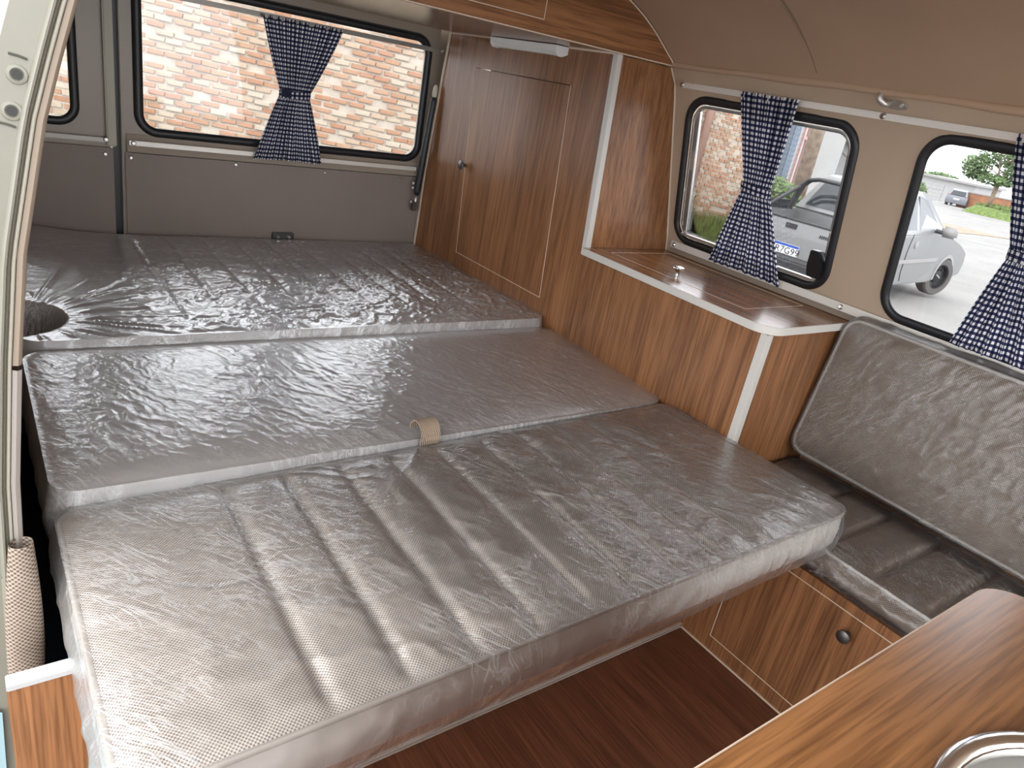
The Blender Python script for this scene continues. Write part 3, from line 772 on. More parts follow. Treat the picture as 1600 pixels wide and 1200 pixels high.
FAB = (M['weave'], M['vinyl_band'], M['piping'])
FAB1 = (M['weave'], simple('taupe_vinyl_band_lit', (.74, .70, .65), .5), M['piping'])  # paler copy of the band vinyl; light on the front put into colour
def P1(a, b, c): return a + 0 * b, b + .0146 * (a - .6), .4274 - .0016 * (a - .6) - .0106 * (b - .664) + c
def P2(a, b, c): return a + 0 * b, b + .0221 * (a - .6), .4417 - .0202 * (a - .6) + .0308 * (b - 1.116) + c
def P3(a, b, c): return a + 0 * b, b + .0155 * (a - .6), .4650 - .0113 * (a - .6) - .008 * (b - 1.42) + .030 * np.clip((.36 - a) / .3, 0, 1) ** 2 * np.clip((b - 1.50) / .5, 0, 1) + c

def wr1(a, b):
    k = np.clip((a - .45) / .35, 0, 1)
    x = creases(a, b, math.radians(-58), .16, .030, 1, .35) * (.25 + .75 * k)
    x2 = creases(a, b, math.radians(-40), .10, .018, 11, .5) * k
    x3 = creases(a, b, math.radians(-25), .20, .06, 17, .5) * (fbm(a * 5, b * 5, 30, 2) > .5)
    big = fbm(a * 9, b * 7, 40, 3)
    return .0055 * x * np.clip(2.2 * big - .6, 0, 1) + .003 * x2 * np.clip(2 * fbm(a * 7, b * 8, 44, 2) - .5, 0, 1) + .003 * x3 + .0012 * fbm(a * 60, b * 60, 50, 3)
def wr2(a, b):
    x = creases(a, b, math.radians(-62), .10, .016, 2, .45) * np.clip(1.2 - np.abs(a - .5) * 1.4, .15, 1)
    x2 = creases(a, b, math.radians(-30), .05, .0085, 12, .6)
    x3 = creases(a, b, math.radians(-75), .045, .0075, 19, .5)
    p = np.clip(2.2 * fbm(a * 6, b * 6, 41, 2) - .6, 0, 1)
    return .0013 * x + .0011 * x2 * p + .0010 * x3 * (1 - .6 * p) + .0008 * fbm(a * 70, b * 70, 51, 3)
def wr3(a, b):
    da, db = a - .065, b - 1.472
    r = np.hypot(da, db) + 1e-6; th = np.arctan2(db, da)
    rad = ridge(th * 9 + .4 * fbm(a * 12, b * 12, 31, 2), r * 5, 22, 3) * np.exp(-(r / .30) ** 2) * np.clip((r - .07) / .05, 0, 1)
    x = creases(a, b, math.radians(15), .12, .024, 3, .8) * np.clip((a - .2) / .2, 0, 1)
    x4 = creases(a, b, math.radians(55), .06, .011, 23, .8) * np.clip((a - .2) / .2, 0, 1)
    x2 = creases(a, b, math.radians(-35), .10, .020, 13, .8) * np.clip((a - .2) / .2, 0, 1)
    return .007 * rad + .0022 * x4 + .0042 * x + .0038 * x2 * np.clip(2 * fbm(a * 6, b * 6, 45, 2) - .4, 0, 1) + .0018 * fbm(a * 45, b * 45, 52, 3)
def wrb(a, b):
    return .0022 * creases(a, b, math.radians(-50), .09, .014, 4, .4) + .0012 * creases(a, b, math.radians(-70), .12, .02, 14, .4) + .001 * fbm(a * 60, b * 60, 53, 3)

c1 = empty('seat_cushion', (.63, .69, .355), 'front bed cushion in clear plastic, nearest the camera, over the walnut floor', 'cushion', 'bed cushions')
gr1 = [(.247 + .0865 * i, .03) for i in range(9)]
cushion(c1, (.0573, 1.2045), (.4641, .9077), .072, P1, .0036, R=.03, puff=.009, grooves=gr1, mats=FAB1, wr=wr1, gdepth=.0055)
c2 = empty('seat_cushion', (.63, 1.13, .345), 'middle bed cushion in clear plastic with a small woven pull loop', 'cushion', 'bed cushions')
cushion(c2, (.0583, 1.2045), (.9200, 1.343), .098, P2, .0027, R=.03, puff=.009, mats=FAB, wr=wr2, filmm=M['film_mid'])
# woven pull loop between the two cushions
th = np.linspace(-.35, math.pi + .5, 22)
lo = [(0, .023 * math.cos(t), .026 * math.sin(t)) for t in th]
lp_rows = [[(.578 + .037 * k, .926 + y + (.002 if k else 0), .4445 + z) for (_, y, z) in lo] for k in (0, .33, .66, 1)]
li_rows = [[(.578 + .037 * k, .926 + y * .86 + (.002 if k else 0), .4445 + z * .88) for (_, y, z) in lo] for k in (0, .33, .66, 1)]
MB().grid(lp_rows).grid(li_rows).grid([lp_rows[0], li_rows[0]]).grid([lp_rows[-1], li_rows[-1]]).build('pull_loop', woven('pull_loop_cloth', 'xy', .0036, (.42, .33, .25), (.11, .075, .05)), c2, smooth=True, auto=.8)
c3 = empty('seat_cushion', (.63, 1.73, .385), 'rear bed cushion in crumpled clear plastic below the tailgate, notched at one corner', 'cushion', 'bed cushions')
def dip3(a, b):
    k = np.clip((.082 - np.hypot((a - .052) * 1.0, (b - 1.472) * .93)) / .012, 0, 1)
    return .066 * k * k * (3 - 2 * k)
gr3 = [(.335 + .088 * i, .02) for i in range(9)]
cushion(c3, (.0573, 1.2045), (1.3625, 2.092), .080, P3, .0034, R=.035, puff=.004, gdepth=.004, grooves=gr3, gmask=lambda a, b: np.clip((b - 1.45) / .1, 0, 1), mats=FAB, wr=wr3, filmm=M['film_crisp'], dip=dip3)

c4 = empty('seat_cushion', (1.33, .15, .30), 'bench seat cushion in clear plastic on the walnut bench box', 'cushion', 'bench cushions')
def P4(a, b, c): return 1.180 + b, a + 0 * b, .347 + c + .004 * np.sin(a * 3)
def wr4(a, b): return .0025 * creases(a, b, math.radians(70), .05, .014, 6, .6) * np.exp(-b / .05) + .0015 * creases(a, b, 1.1, .08, .02, 16, .5) + .0006 * fbm(a * 60, b * 60, 54, 3)
cushion(c4, (-.45, .722), (.0, .287), .047, P4, .0042, R=.02, puff=.007, grooves=[-.3 + .098 * i for i in range(10)], gdepth=.006, mats=(M['weave'], M['weave_v'], M['piping']), wr=wr4, filmm=M['film_bench'], ripple=.005, skirt=.008)
c5 = empty('back_cushion', (1.43, .2, .41), 'bench back cushion in clear plastic leaning under the side windows', 'cushion', 'bench cushions')
def P5(a, b, c):
    return 1.4185 + .035 * (b / .29) - c * .993, a + .008 * (b / .29) * -1, .392 + b * 1.03 + c * .12
cushion(c5, (-.42, .724), (.0, .292), .045, P5, .0042, R=.028, puff=.009, mats=(M['weave_v'], M['vinyl_band'], M['piping']), wr=wrb, skirt=.003, filmm=M['film_back'])

# ------------------------------------------------------------------ curtains
def curtain(nm, label, fn, top, waist, bot, ztop, zw, zb, seed, folds=9, cloth=.40):
    """fn(u, z, w) -> xyz ; u across, w out of the wall"""
    e = empty(nm, fn((top[0] + top[1]) / 2, ztop, 0), label, 'curtain', 'gingham curtains')
    NS, NT = 150, 110
    s_ = np.linspace(0, 1, NS)
    rows = []; uvs = []
    L_ = 0; pz = None
    for i in range(NT):
        t = i / (NT - 1)
        z = ztop + (zb - ztop) * t
        tw = (ztop - zw) / (ztop - zb)
        if t < tw:
            k = (t / tw); k = k ** 1.15
            l = top[0] + (waist[0] - top[0]) * k; r = top[1] + (waist[1] - top[1]) * k
        else:
            k = (t - tw) / (1 - tw); k = k ** .92
            l = waist[0] + (bot[0] - waist[0]) * k; r = waist[1] + (bot[1] - waist[1]) * k
        wk = math.exp(-((t - tw) / .10) ** 2)
        hem = math.exp(-((1 - t) / .05) ** 2) + math.exp(-(t / .04) ** 2)
        fold_n = folds + .0 * t
        ph = 2 * math.pi * folds * (s_ + .018 * np.sin(2 * math.pi * s_ * 2 + seed) + .02 * (fbm(s_ * 4, 0 * s_ + t * 1.5, seed, 2) - .5))
        amp = .0062 * (1 - .45 * wk) * (.8 + .4 * vn(s_ * 5, 0 * s_ + t * 3, seed + 2))
        amp = amp * (1 - .45 * math.exp(-((1 - t) / .12) ** 2))
        w_ = amp * np.sin(ph) + .003 * np.sin(ph * .5 + 1.3) + .0022 * hem * np.sin(ph * 2.3 + 4)
        w_ = w_ + .006 * wk * (1 - (2 * s_ - 1) ** 2) + .004
        u = l + (r - l) * (s_ + .012 * np.cos(ph))
        zz = z + .0012 * hem * np.sin(ph * 2.0 + seed) * (1 if t > .5 else .7) - (.010 * (s_ - .5) ** 2 if t > .9 else 0)
        rows.append([fn(a, q_, c_) for a, q_, c_ in zip(u, zz, w_)])
        uvs.append([(a * cloth, t * (ztop - zb)) for a in s_])
    MB().grid(rows, uvs).build('cloth', M['gingham'], e, smooth=True, recalc=False)
    # tie band round the waist
    n = 44; rr = []; uu = []
    c_ = (waist[0] + waist[1]) / 2; hw = (waist[1] - waist[0]) / 2 + .003
    for k in range(5):
        dz = (k / 4 - .5) * .019
        rr.append([fn(c_ + hw * math.cos(2 * math.pi * j / n), zw + dz + .003 * math.cos(2 * math.pi * j / n), .008 + .0165 * math.sin(2 * math.pi * j / n)) for j in range(n)])
        uu.append([(2 * hw * 1.3 * j / n * 2, dz + .02) for j in range(n)])
    MB().grid(rr, uu, wrap=False).build('tie_band', M['gingham'], e, smooth=True, recalc=False)
    return e
fwall = lambda u, z, w_: (float(np.interp(z, [.70, 1.08], [xw(.70) - .0135, xw(1.08) - .0145])) - w_, u, z)
curtain('curtain', 'gingham curtain tied at the waist over the side window beside the wardrobe', fwall, (.947, 1.098), (.979, 1.054), (.910, 1.124), 1.083, .889, .698, 3)
curtain('curtain', 'gingham curtain cut by the picture edge, above the bench back cushion', fwall, (.372, .531), (.405, .483), (.318, .530), 1.083, .895, .712, 8)
frear = lambda u, z, w_: (u, 2.099 - w_, z)
cr = curtain('curtain', 'gingham curtain tied with a plain navy patch over the tailgate window', frear, (.668, .893), (.725, .808), (.657, .858), 1.060, .874, .694, 14, 11, .46)
MB().prism([(.724, .866), (.757, .864), (.757, .884), (.724, .886)], .021, .0235, frear).build('tie_patch', M['navy'], cr, bevel=.0006)

# ------------------------------------------------------------------ sliding-door pillar at the left
pil = empty('door_pillar', (0, .8, 0), 'cream rear pillar of the open sliding door with two bolt holes', 'pillar')
def strip(nm, sec, z0, z1, m_, smooth=True, n=50, fnz=None):
    """section [(dx, y)] swept up the curved edge of the doorway"""
    zz = np.linspace(z0, z1, n)
    return MB().grid([[(xr(z) + (dx if not fnz else fnz(dx, z)), y, z) for dx, y in sec] for z in zz]).build(nm, m_, pil, smooth=smooth, auto=.8)
strip('jamb', [(-.052, .87), (-.0515, .806), (-.049, .802), (-.040, .802), (-.030, .802), (-.0225, .802), (-.0212, .7985), (-.0192, .7965), (-.0172, .7972), (-.0162, .801), (-.0158, .808), (-.0155, .83)], -.05, 1.14, M['cream'])
strip('seal_channel', [(-.0185, .812), (-.017, .806), (-.0145, .8045), (-.012, .8065), (-.011, .812)], .02, 1.14, M['olive'])
def rad(z): return .0016
MB().tube([(xr(z) - .0112, .8035, z) for z in np.linspace(.40, 1.14, 40)], .0019, 8).build('seal_lip', simple('pale_seal_lip', (.33, .31, .25), .5), pil, smooth=True)
strip('trim_edge', [(-.0105, .83), (-.0100, .8075), (-.0085, .8045), (-.004, .8035), (-.0008, .806), (.0, .812), (.0, .86)], .672, 1.14, M['tan_trim'])
strip('lower_trim', [(-.0095, .83), (-.0088, .803), (-.005, .8005), (-.001, .803), (0, .81), (0, .84)], .455, .668, M['beige_vinyl'])
def wide(dx, z): return dx * (1 + 1.2 * math.exp(-((z - .36) / .10) ** 2))
zz = np.linspace(.292, .468, 24)
rows = []
for z in zz:
    k = (.468 - z) / .176
    wd = .0115 + .0075 * math.sin(math.pi * min(1, k * 1.0) * .62)
    cx = xr(z) - .0035 - .001 * k
    rows.append([(cx + wd * math.cos(t), .792 + .011 * math.sin(t), z - .012 * (math.cos(t) < 0) * k) for t in np.linspace(-math.pi, math.pi, 17)])
MB().grid(rows).build('woven_sleeve', woven('woven_sleeve_cloth', 'xz', .0056, (.33, .27, .22), (.10, .07, .05)), pil, smooth=True)
strip('lower_beige_edge', [(-.009, .83), (-.0085, .800), (-.004, .798), (0.002, .801), (.003, .83)], .0, .29, M['beige_vinyl'])
strip('mid_seal', [(-.024, .83), (-.0225, .800), (-.018, .797), (-.012, .7985), (-.009, .804), (-.009, .83)], -.05, .42, M['olive'])
for X_, Z_ in ((.048, .948), (.042, .917)):
    MB().lathe([(.0085, 0), (.0078, .0012), (.0056, .0016), (.0046, .0004)], (X_, .8018, Z_), (0, -1, 0), 24).build('bolt_boss', M['cream'], pil, smooth=True, auto=.7)
    MB().lathe([(.0044, 0), (.0042, .0012)], (X_, .8012, Z_), (0, -1, 0), 20).build('bolt_hole_disc', simple('bolt_hole_dark', (.035, .035, .032), .8), pil)  # dark disc, painting the shade inside the hole
for x0_, x1_, z in ((.031, .044, .9065), (.043, .0565, .9645)):
    MB().tube([(x0_, .8015, z), ((x0_ + x1_) / 2, .8015, z - .001), (x1_, .8015, z - .003)], .0012, 6).build('pressed_slot', simple('pressed_slot_dark', (.06, .057, .045), .7), pil)  # dark bead drawn in for the shade of a pressed recess
MB().panel([(.845, .70), (1.25, .70), (1.25, 1.14), (.845, 1.14)], [], lambda y, z, w_: (xr(z) - .030 + w_, y, z), .006, .04).build('outer_skin', simple('grey_outer_skin', (.10, .105, .115), .5), pil)
bs = MB()
bs.grid([[(xr(z) - .031 - .35 * k, .794 + .3 * k, z) for k in np.linspace(0, 1, 5)] for z in np.linspace(-.4, .23, 14)])
bs.build('body_skin', M['blue'], pil, smooth=True)

# ------------------------------------------------------------------ worktop in front with the sink
kt = empty('kitchen_cabinet', (.4, .0, 0), 'walnut kitchen cabinet with rounded worktop in the near corner', 'cabinet')
kr = .045
wp = [(.10, .168), (.858 - kr, .168)] + [(.858 - kr + kr * math.sin(a), .168 - kr + kr * math.cos(a)) for a in np.linspace(.15, math.pi / 2, 8)] + [(.858, -.38), (.10, -.38)]
SK = (.551, -.066, .152)
hole = [(SK[0] + SK[2] * .93 * math.cos(a), SK[1] + SK[2] * .93 * math.sin(a)) for a in np.linspace(0, 2 * math.pi, 48, endpoint=False)]
MB().panel(wp, [hole], lambda x, y, w_: (x, y, .62 - w_), .018).build('worktop', M['wood_top'], kt)
MB().tube([(x, y, .6185) for x, y in wp[:10]], .0016, 6).build('worktop_edging', M['edge_line'], kt)
MB().box(.12, .835, -.37, .145, .0, .45).box(.12, .835, .13, .145, .45, .602).box(.82, .835, -.37, .13, .45, .602).build('carcass', M['wood_z'], kt)
sk = empty('round_sink', (SK[0], SK[1], .62), 'round brushed steel sink set in the walnut worktop', 'sink')
prof = [(SK[2] * .90, .0005), (SK[2] * .98, .0006), (SK[2] * 1.0, .002), (SK[2] * .985, .0046), (SK[2] * .945, .0052), (SK[2] * .915, .003), (SK[2] * .895, -.006), (SK[2] * .88, -.02), (SK[2] * .84, -.085), (SK[2] * .74, -.112), (SK[2] * .5, -.118), (SK[2] * .2, -.12)]
n = 64
rows = [[(SK[0] + r * math.cos(2 * math.pi * j / n), SK[1] + r * math.sin(2 * math.pi * j / n), .62 + h) for j in range(n)] for r, h in prof]
MB().grid(rows[:7], wrap=True).build('rim', M['chrome'], sk, smooth=True)
MB().grid(rows[6:], wrap=True).build('bowl', simple('brushed_steel_bowl', (.55, .54, .52), .3, 1.0), sk, smooth=True)
MB().lathe([(SK[2] * .22, 0), (SK[2] * .2, .003), (.004, .001)], (SK[0], SK[1], .499), (0, 0, 1), 24).build('drain', M['chrome'], sk, smooth=True)

# ------------------------------------------------------------------ outside: road, bank, wall
BRC = [(.36, .20, .125), (.38, .24, .155), (.41, .31, .225), (.34, .18, .11), (.43, .36, .28), (.37, .22, .14), (.42, .34, .26), (.35, .20, .125)]
OUT = dict(
    concrete=simple('pale_concrete_road', (.205, .20, .19), .9, noise=.14, nscale=.7, bump=.2, bscale=30),
    soil=simple('reddish_soil', (.27, .19, .135), .95, noise=.25, nscale=3),
    mortar=simple('pale_smeared_mortar', (.45, .39, .32), .95, noise=.12, nscale=7, bump=.8, bscale=25),
    brick=ramp_obj('orange_bricks', BRC),
    brick_far=[simple('orange_bricks_plain_%d' % i, c, .95, noise=.12, nscale=20) for i, c in enumerate(BRC)],
    grass=simple('grass_blades', (.12, .17, .045), .9, noise=.4, nscale=6),
    leaf=simple('tree_leaves', (.095, .15, .055), .8, noise=.5, nscale=1.5),
    bush=simple('bush_leaves', (.11, .16, .06), .8, noise=.5, nscale=3),
    bark=simple('grey_brown_bark', (.25, .19, .14), .9, noise=.3, nscale=8),
    weathered=simple('weathered_pole_timber', (.22, .17, .13), .9, noise=.3, nscale=9),
    white=simple('white_render', (.36, .355, .345), .8, noise=.05, nscale=2),
    grey=simple('grey_roof_edge', (.28, .27, .26), .8),
    pink=simple('faded_red_metal', (.36, .20, .18), .6),
    greyblue=simple('grey_blue_post', (.13, .16, .20), .6),
    silver=simple('silver_car_paint', (.21, .213, .213), .3, .25),
    silver2=simple('pale_silver_car_paint', (.22, .23, .25), .3, .3),
    carglass=simple('dark_car_glass', (.035, .04, .045), .06),
    tyre=simple('tyre_rubber', (.085, .08, .075), .85),
    steelrim=simple('black_steel_rim', (.018, .018, .02), .45, .4),
    blackp=simple('matt_black_trim', (.025, .025, .027), .5),
    red=simple('tail_lamp_red', (.35, .03, .02), .25),
    plate=simple('plate_white', (.72, .73, .74), .4),
    plateblue=simple('plate_blue', (.02, .07, .35), .4),
    pipe=simple('brown_downpipe', (.28, .17, .13), .6),
)
def gz(x, y):
    d = math.hypot(x, y)
    return -.45 - .037 * min(d, 11) - .0236 * max(0, d - 11) - .05 * max(0, d - 84)
xs_ = np.concatenate([np.linspace(-12, 14, 27), np.linspace(16, 150, 60)])
ys_ = np.concatenate([np.linspace(-14, 14, 29), np.linspace(16, 80, 33)])
rd = MB().grid([[(x, y, gz(x, y)) for y in ys_] for x in xs_]).build('ground', OUT['concrete'], smooth=True); tag(rd, kind='structure')
soil = MB().grid([[(x, y, gz(x, y) + .012) for y in np.linspace(12.4 + .1 * math.sin(x), 15.2, 6)] for x in np.linspace(30, 36, 8)]).build('soil_patch', OUT['soil'], smooth=True)
tag(soil, 'patch of reddish soil spread on the pale road beyond the pickup', 'soil')

# brick boundary wall behind the van; courses dip a little to the right
WO = Vector((3.26, 9.38, 0)); WD_ = Vector((.9233, -.3841, 0)); WN = Vector((-.3841, -.9233, 0))
def wpt(s_, z, out=0.0): return WO + WD_ * s_ + WN * out + Vector((0, 0, z))
wall = MB()
wall.prism([(-9, -2.2), (6.95, -2.2), (6.95, 2.2), (-9, 2.2)], -.35, 0, wpt)
bw = wall.build('brick_wall', OUT['mortar'], loc=wpt(0, -.4)); tag(bw, kind='structure')
DIP = math.radians(-3.3)
def brick_mesh(k, L_, H):
    bm = bmesh.new(); bmesh.ops.create_cube(bm, size=1)
    r_ = random.Random(k)
    for v in bm.verts: v.co = Vector((v.co.x * L_ * (1 + r_.uniform(-.05, .05)), v.co.y * .07, v.co.z * H * (1 + r_.uniform(-.14, .14))))
    bmesh.ops.bevel(bm, geom=[e for e in bm.edges if all(v.co.y < 0 for v in e.verts)], offset=.006, segments=1, affect='EDGES')
    me = bpy.data.meshes.new('brick'); bm.to_mesh(me); bm.free(); me.materials.append(OUT['brick']); return me
BM_ = [brick_mesh(i, .178, .052) for i in range(6)]
PITCH, BL = .0745, .200
base = Vector(LOC[bw.name])
rotz = math.atan2(WD_.y, WD_.x)
cand = []
for row in range(-20, 66):
    for c in range(36):                                      # header bond at the street end
        s_ = 3.9 + (c + (.5 if row % 2 else 0)) * .088 + random.uniform(-.005, .005)
        if s_ < 6.9: cand.append((s_, row * .056 + math.tan(math.radians(-6)) * (s_ - 3.9) + .15, row))
    for c in range(-34, 20):
        s_ = (c + (.5 if row % 2 else 0)) * BL + random.uniform(-.012, .012)
        z = row * PITCH + math.tan(DIP) * s_ + .35
        if s_ < 3.8: cand.append((s_, z, row))
far_b = MB(); nb = 0
for s_, z, row in cand:
    if random.random() < .10: continue                       # wholly under mortar
    p = wpt(s_, z, .001)
    if s_ > 6.92 or s_ < -8.8 or z < -1.0 or z > 2.14: continue
    # the bricks that stand behind the tailgate window, seen from the doorway, are picked out one by one
    t_ = (2.13 - EYE.y) / (p.y - EYE.y); q = EYE.lerp(p, t_)
    if nb < 300 and .385 < q.x < 1.165 and .74 < q.z < 1.055 and not (.70 < q.x < .84 and .70 < q.z < 1.05):
        o = bpy.data.objects.new('brick', BM_[nb % 6]); COL.objects.link(o); o.parent = bw
        o.location = Vector(p) - base + WN * random.uniform(-.022, .0)
        o.rotation_euler = (0, -DIP + random.uniform(-.02, .02), rotz); nb += 1
    elif s_ > 3.6 or q.x < .42 or True:
        if q.x > -.1 or s_ > 0:
            L_, hh_ = (.178, .026) if s_ < 3.85 else (.070, .019)
            far_b.cur = random.randrange(8)
            far_b.obox(Vector(p) - WN * random.uniform(.014, .03), (WD_ + Vector((0, 0, math.tan(DIP))), WN, (0, 0, 1)), (L_ / 2, .035, hh_))
fb_o = far_b.build('brick_courses', OUT['brick_far'], bw, recalc=False); fb_o['kind'] = 'stuff'

# grassy bank along the wall foot
bk = MB().grid([[tuple(wpt(s_, -.36 - .55 * k ** 1.5 - .004 * s_, 1.0 * k + .01)) for k in np.linspace(0, 1, 7)] for s_ in np.linspace(-9, 6.9, 40)])
bank = bk.build('grass_bank', simple('bank_soil_green', (.11, .15, .05), .95, noise=.4, nscale=5), smooth=True); tag(bank, kind='structure')
bl = MB()
for i in range(9000):
    s_ = random.uniform(-5, 6.85) if i < 2500 else random.uniform(4.6, 6.85); k = random.random() ** .9
    p = wpt(s_, -.37 - .55 * k ** 1.5 - .004 * s_, .95 * k + .06); h = random.uniform(.06, .20); a = random.uniform(0, 6.28); l = random.uniform(-.06, .06)
    d_ = Vector((math.cos(a), math.sin(a), 0)) * .007
    bl.add([p - d_, p + d_, p + Vector((l, l * .6, h))], [(0, 1, 2)])
gb = bl.build('grass', OUT['grass'], recalc=False); tag(gb, 'green grass growing along the foot of the brick wall', 'grass', kind='stuff')

def leaves(mb, c, r, n, size, rr=random):
    for _ in range(n):
        d_ = Vector((rr.gauss(0, 1), rr.gauss(0, 1), rr.gauss(0, 1))).normalized() * (rr.random() ** .4)
        p = Vector(c) + Vector((d_.x * r[0], d_.y * r[1], d_.z * r[2]))
        u = Vector((rr.gauss(0, 1), rr.gauss(0, 1), rr.gauss(0, .6))).normalized(); v = u.orthogonal().normalized()
        s_ = size * rr.uniform(.6, 1.3)
        mb.add([p - u * s_, p + v * s_ * .45, p + u * s_, p - v * s_ * .45], [(0, 1, 2, 3)])
    return mb

# tall weed at the wall foot
def weed(x, y, z, h, label, n=26):
    e = empty('weed', (x, y, z), label, 'plant')
    MB().tube([(x, y, z), (x + .02, y - .01, z + h * .5), (x + .05, y - .02, z + h)], [.008, .006, .003], 6).build('stem', OUT['bush'], e)
    mb = MB()
    for i in range(n):
        t = .15 + .85 * i / n; a = i * 2.4; l = .16 * (1.15 - t)
        b = Vector((x + .05 * t, y - .02 * t, z + h * t)); d_ = Vector((math.cos(a), math.sin(a), .55)) * l; s_ = Vector((-math.sin(a), math.cos(a), 0)) * .016
        mb.add([b, b + d_ * .5 + s_, b + d_, b + d_ * .5 - s_], [(0, 1, 2, 3)])
    lf = mb.build('leaf_whorls', OUT['bush'], e, recalc=False); lf['kind'] = 'stuff'
pw = wpt(5.62, -.50, .35); weed(pw.x, pw.y, pw.z, .55, 'tall leafy weed standing before the brick wall in the side window')

# brown pipe fixed to the wall
pp_ = wpt(5.70, -.36, .07)
dp = MB().tube([tuple(pp_), tuple(pp_ + Vector((0, 0, 2.9)))], .055, 12).build('downpipe', OUT['pipe'], smooth=True, loc=tuple(pp_)); tag(dp, 'brown pipe running up the brick wall in the side window', 'pipe')

# ---- the pickup parked beside the van
PK = Vector((8.306, 5.231, -.843)); TH = .0747
ph = Vector((math.cos(TH), math.sin(TH), 0)); pl_ = Vector((-math.sin(TH), math.cos(TH), 0))
def pk(a, b, h): return PK + ph * a + pl_ * b + Vector((0, 0, h))
def side(b0, b1):   # polygon (a,h) extruded across
    return lambda a, h, w_: pk(a, w_, h)
def wheel_arch(a, r, h0, n=9): return [(a + r * math.cos(t), h0 + r * math.sin(t)) for t in np.linspace(0, math.pi, n)]
pu = empty('pickup_truck', tuple(PK), 'silver compact pickup truck parked on the road beside the van', 'pickup truck')
lowp = [(1.30, .22), (2.93, .22)] + wheel_arch(3.30, .34, .26)[::-1] + [(3.70, .24), (4.02, .30), (4.06, .50), (3.98, .66), (3.70, .76), (3.05, .90), (2.80, .94), (1.30, .90)]
MB().prism(lowp, -.80, .80, side(0, 0)).build('front_body', OUT['silver'], pu, bevel=.03, smooth=True, auto=.6)
bedp = [(.03, .36), (.36, .30)] + wheel_arch(.74, .34, .26)[::-1] + [(1.12, .24), (1.31, .22), (1.31, .90), (.03, .86)]
for b_ in (-.80, .70):
    MB().prism(bedp, b_, b_ + .10, side(0, 0)).build('bed_side', OUT['silver'], pu, bevel=.012)
MB().prism([(.03, .42), (1.31, .42), (1.31, .47), (.03, .47)], -.7, .7, side(0, 0)).build('bed_floor', OUT['blackp'], pu)
tgp = MB().prism([(-.015, .44), (.035, .44), (.035, .87), (.0, .87), (-.012, .70)], -.70, .70, side(0, 0)).build('tailgate', OUT['silver'], pu, bevel=.008)
MB().prism([(-.006, .868), (.045, .868), (.045, .892), (-.006, .892)], -.72, .72, side(0, 0)).build('top_rail', OUT['blackp'], tgp, bevel=.006)
MB().prism([(-.022, .775), (-.006, .775), (-.006, .835), (-.022, .835)], -.075, .075, side(0, 0)).build('handle', OUT['blackp'], tgp, bevel=.004)
for i in range(7):
    a_ = -.40 - i * .026
    MB().tube([tuple(pk(-.0165, a_, .755)), tuple(pk(-.0165, a_ - .011, .79))], .006, 5).build('badge_stroke', OUT['blackp'], tgp)
bp_ = MB().prism([(-.11, .26), (-.02, .26), (-.02, .44), (-.07, .445), (-.11, .40)], -.80, .80, side(0, 0)).build('rear_bumper', OUT['blackp'], pu, bevel=.015)
pt = MB().prism([(-.016, .52), (-.024, .52), (-.024, .65), (-.016, .65)], -.20, .20, side(0, 0))
# plate hangs on the lower tailgate
pt = MB().prism([(-.016, .455), (-.026, .455), (-.026, .585), (-.016, .585)], -.20, .20, side(0, 0)).build('number_plate', OUT['plate'], pu, bevel=.003)
MB().prism([(-.0262, .553), (-.0275, .553), (-.0275, .583), (-.0262, .583)], -.198, .198, side(0, 0)).build('blue_band', OUT['plateblue'], pt)
fc_ = bpy.data.curves.new('plate_lettering', 'FONT'); fc_.body = 'R7G99'; fc_.size = .115; fc_.align_x = 'LEFT'; fc_.extrude = .001; fc_.space_character = 1.05
ft_ = bpy.data.objects.new('lettering_source', fc_); COL.objects.link(ft_)
me_ = bpy.data.meshes.new_from_object(ft_.evaluated_get(bpy.context.evaluated_depsgraph_get())); bpy.data.objects.remove(ft_)
fo_ = bpy.data.objects.new('plate_lettering', me_); COL.objects.link(fo_); fo_.parent = pt; me_.materials.clear(); me_.materials.append(OUT['blackp'])
org = pk(-.0285, .118, .466)
rm = Matrix((-pl_, Vector((0, 0, 1)), -ph)).transposed().to_4x4()
fo_.matrix_local = Matrix.Translation(org - Vector(LOC[pt.name])) @ rm
for b_ in (-.795, .665):
    MB().prism([(-.012, .50), (.05, .50), (.05, .80), (.0, .80)], b_, b_ + .13, side(0, 0)).build('tail_lamp', OUT['red'], pu, bevel=.01)
# cab
cabv = []
for a, h, hw in ((1.30, .90, .77), (2.88, .93, .77), (2.30, 1.36, .60), (2.12, 1.42, .56), (1.72, 1.43, .56), (1.56, 1.39, .58)):
    cabv.append([(a, -hw, h), (a, hw, h)])
cb_ = MB(); vs = [tuple(pk(*p)) for pr in cabv for p in pr]
k6 = [(0, 2), (2, 4), (4, 6), (6, 8), (8, 10), (10, 0)]
cb_.add(vs, [(a, b, b + 1, a + 1) for a, b in k6] + [(0, 2, 4, 6, 8, 10), (1, 3, 5, 7, 9, 11)])
cb_.build('cab', OUT['silver'], pu, bevel=.03, smooth=True, auto=.7)
def cabside(sg, pts, nm, m_):
    v = []
    for a, h in pts:
        hw = float(np.interp(h, [.90, 1.36, 1.43], [.77, .60, .56])) + .004
        v += [tuple(pk(a, sg * hw, h)), tuple(pk(a, sg * (hw - .03), h))]
    n_ = len(pts)
    return MB().add(v, [tuple(range(0, 2 * n_, 2)), tuple(range(1, 2 * n_, 2))] + [(2 * i, 2 * ((i + 1) % n_), 2 * ((i + 1) % n_) + 1, 2 * i + 1) for i in range(n_)]).build(nm, m_, pu)
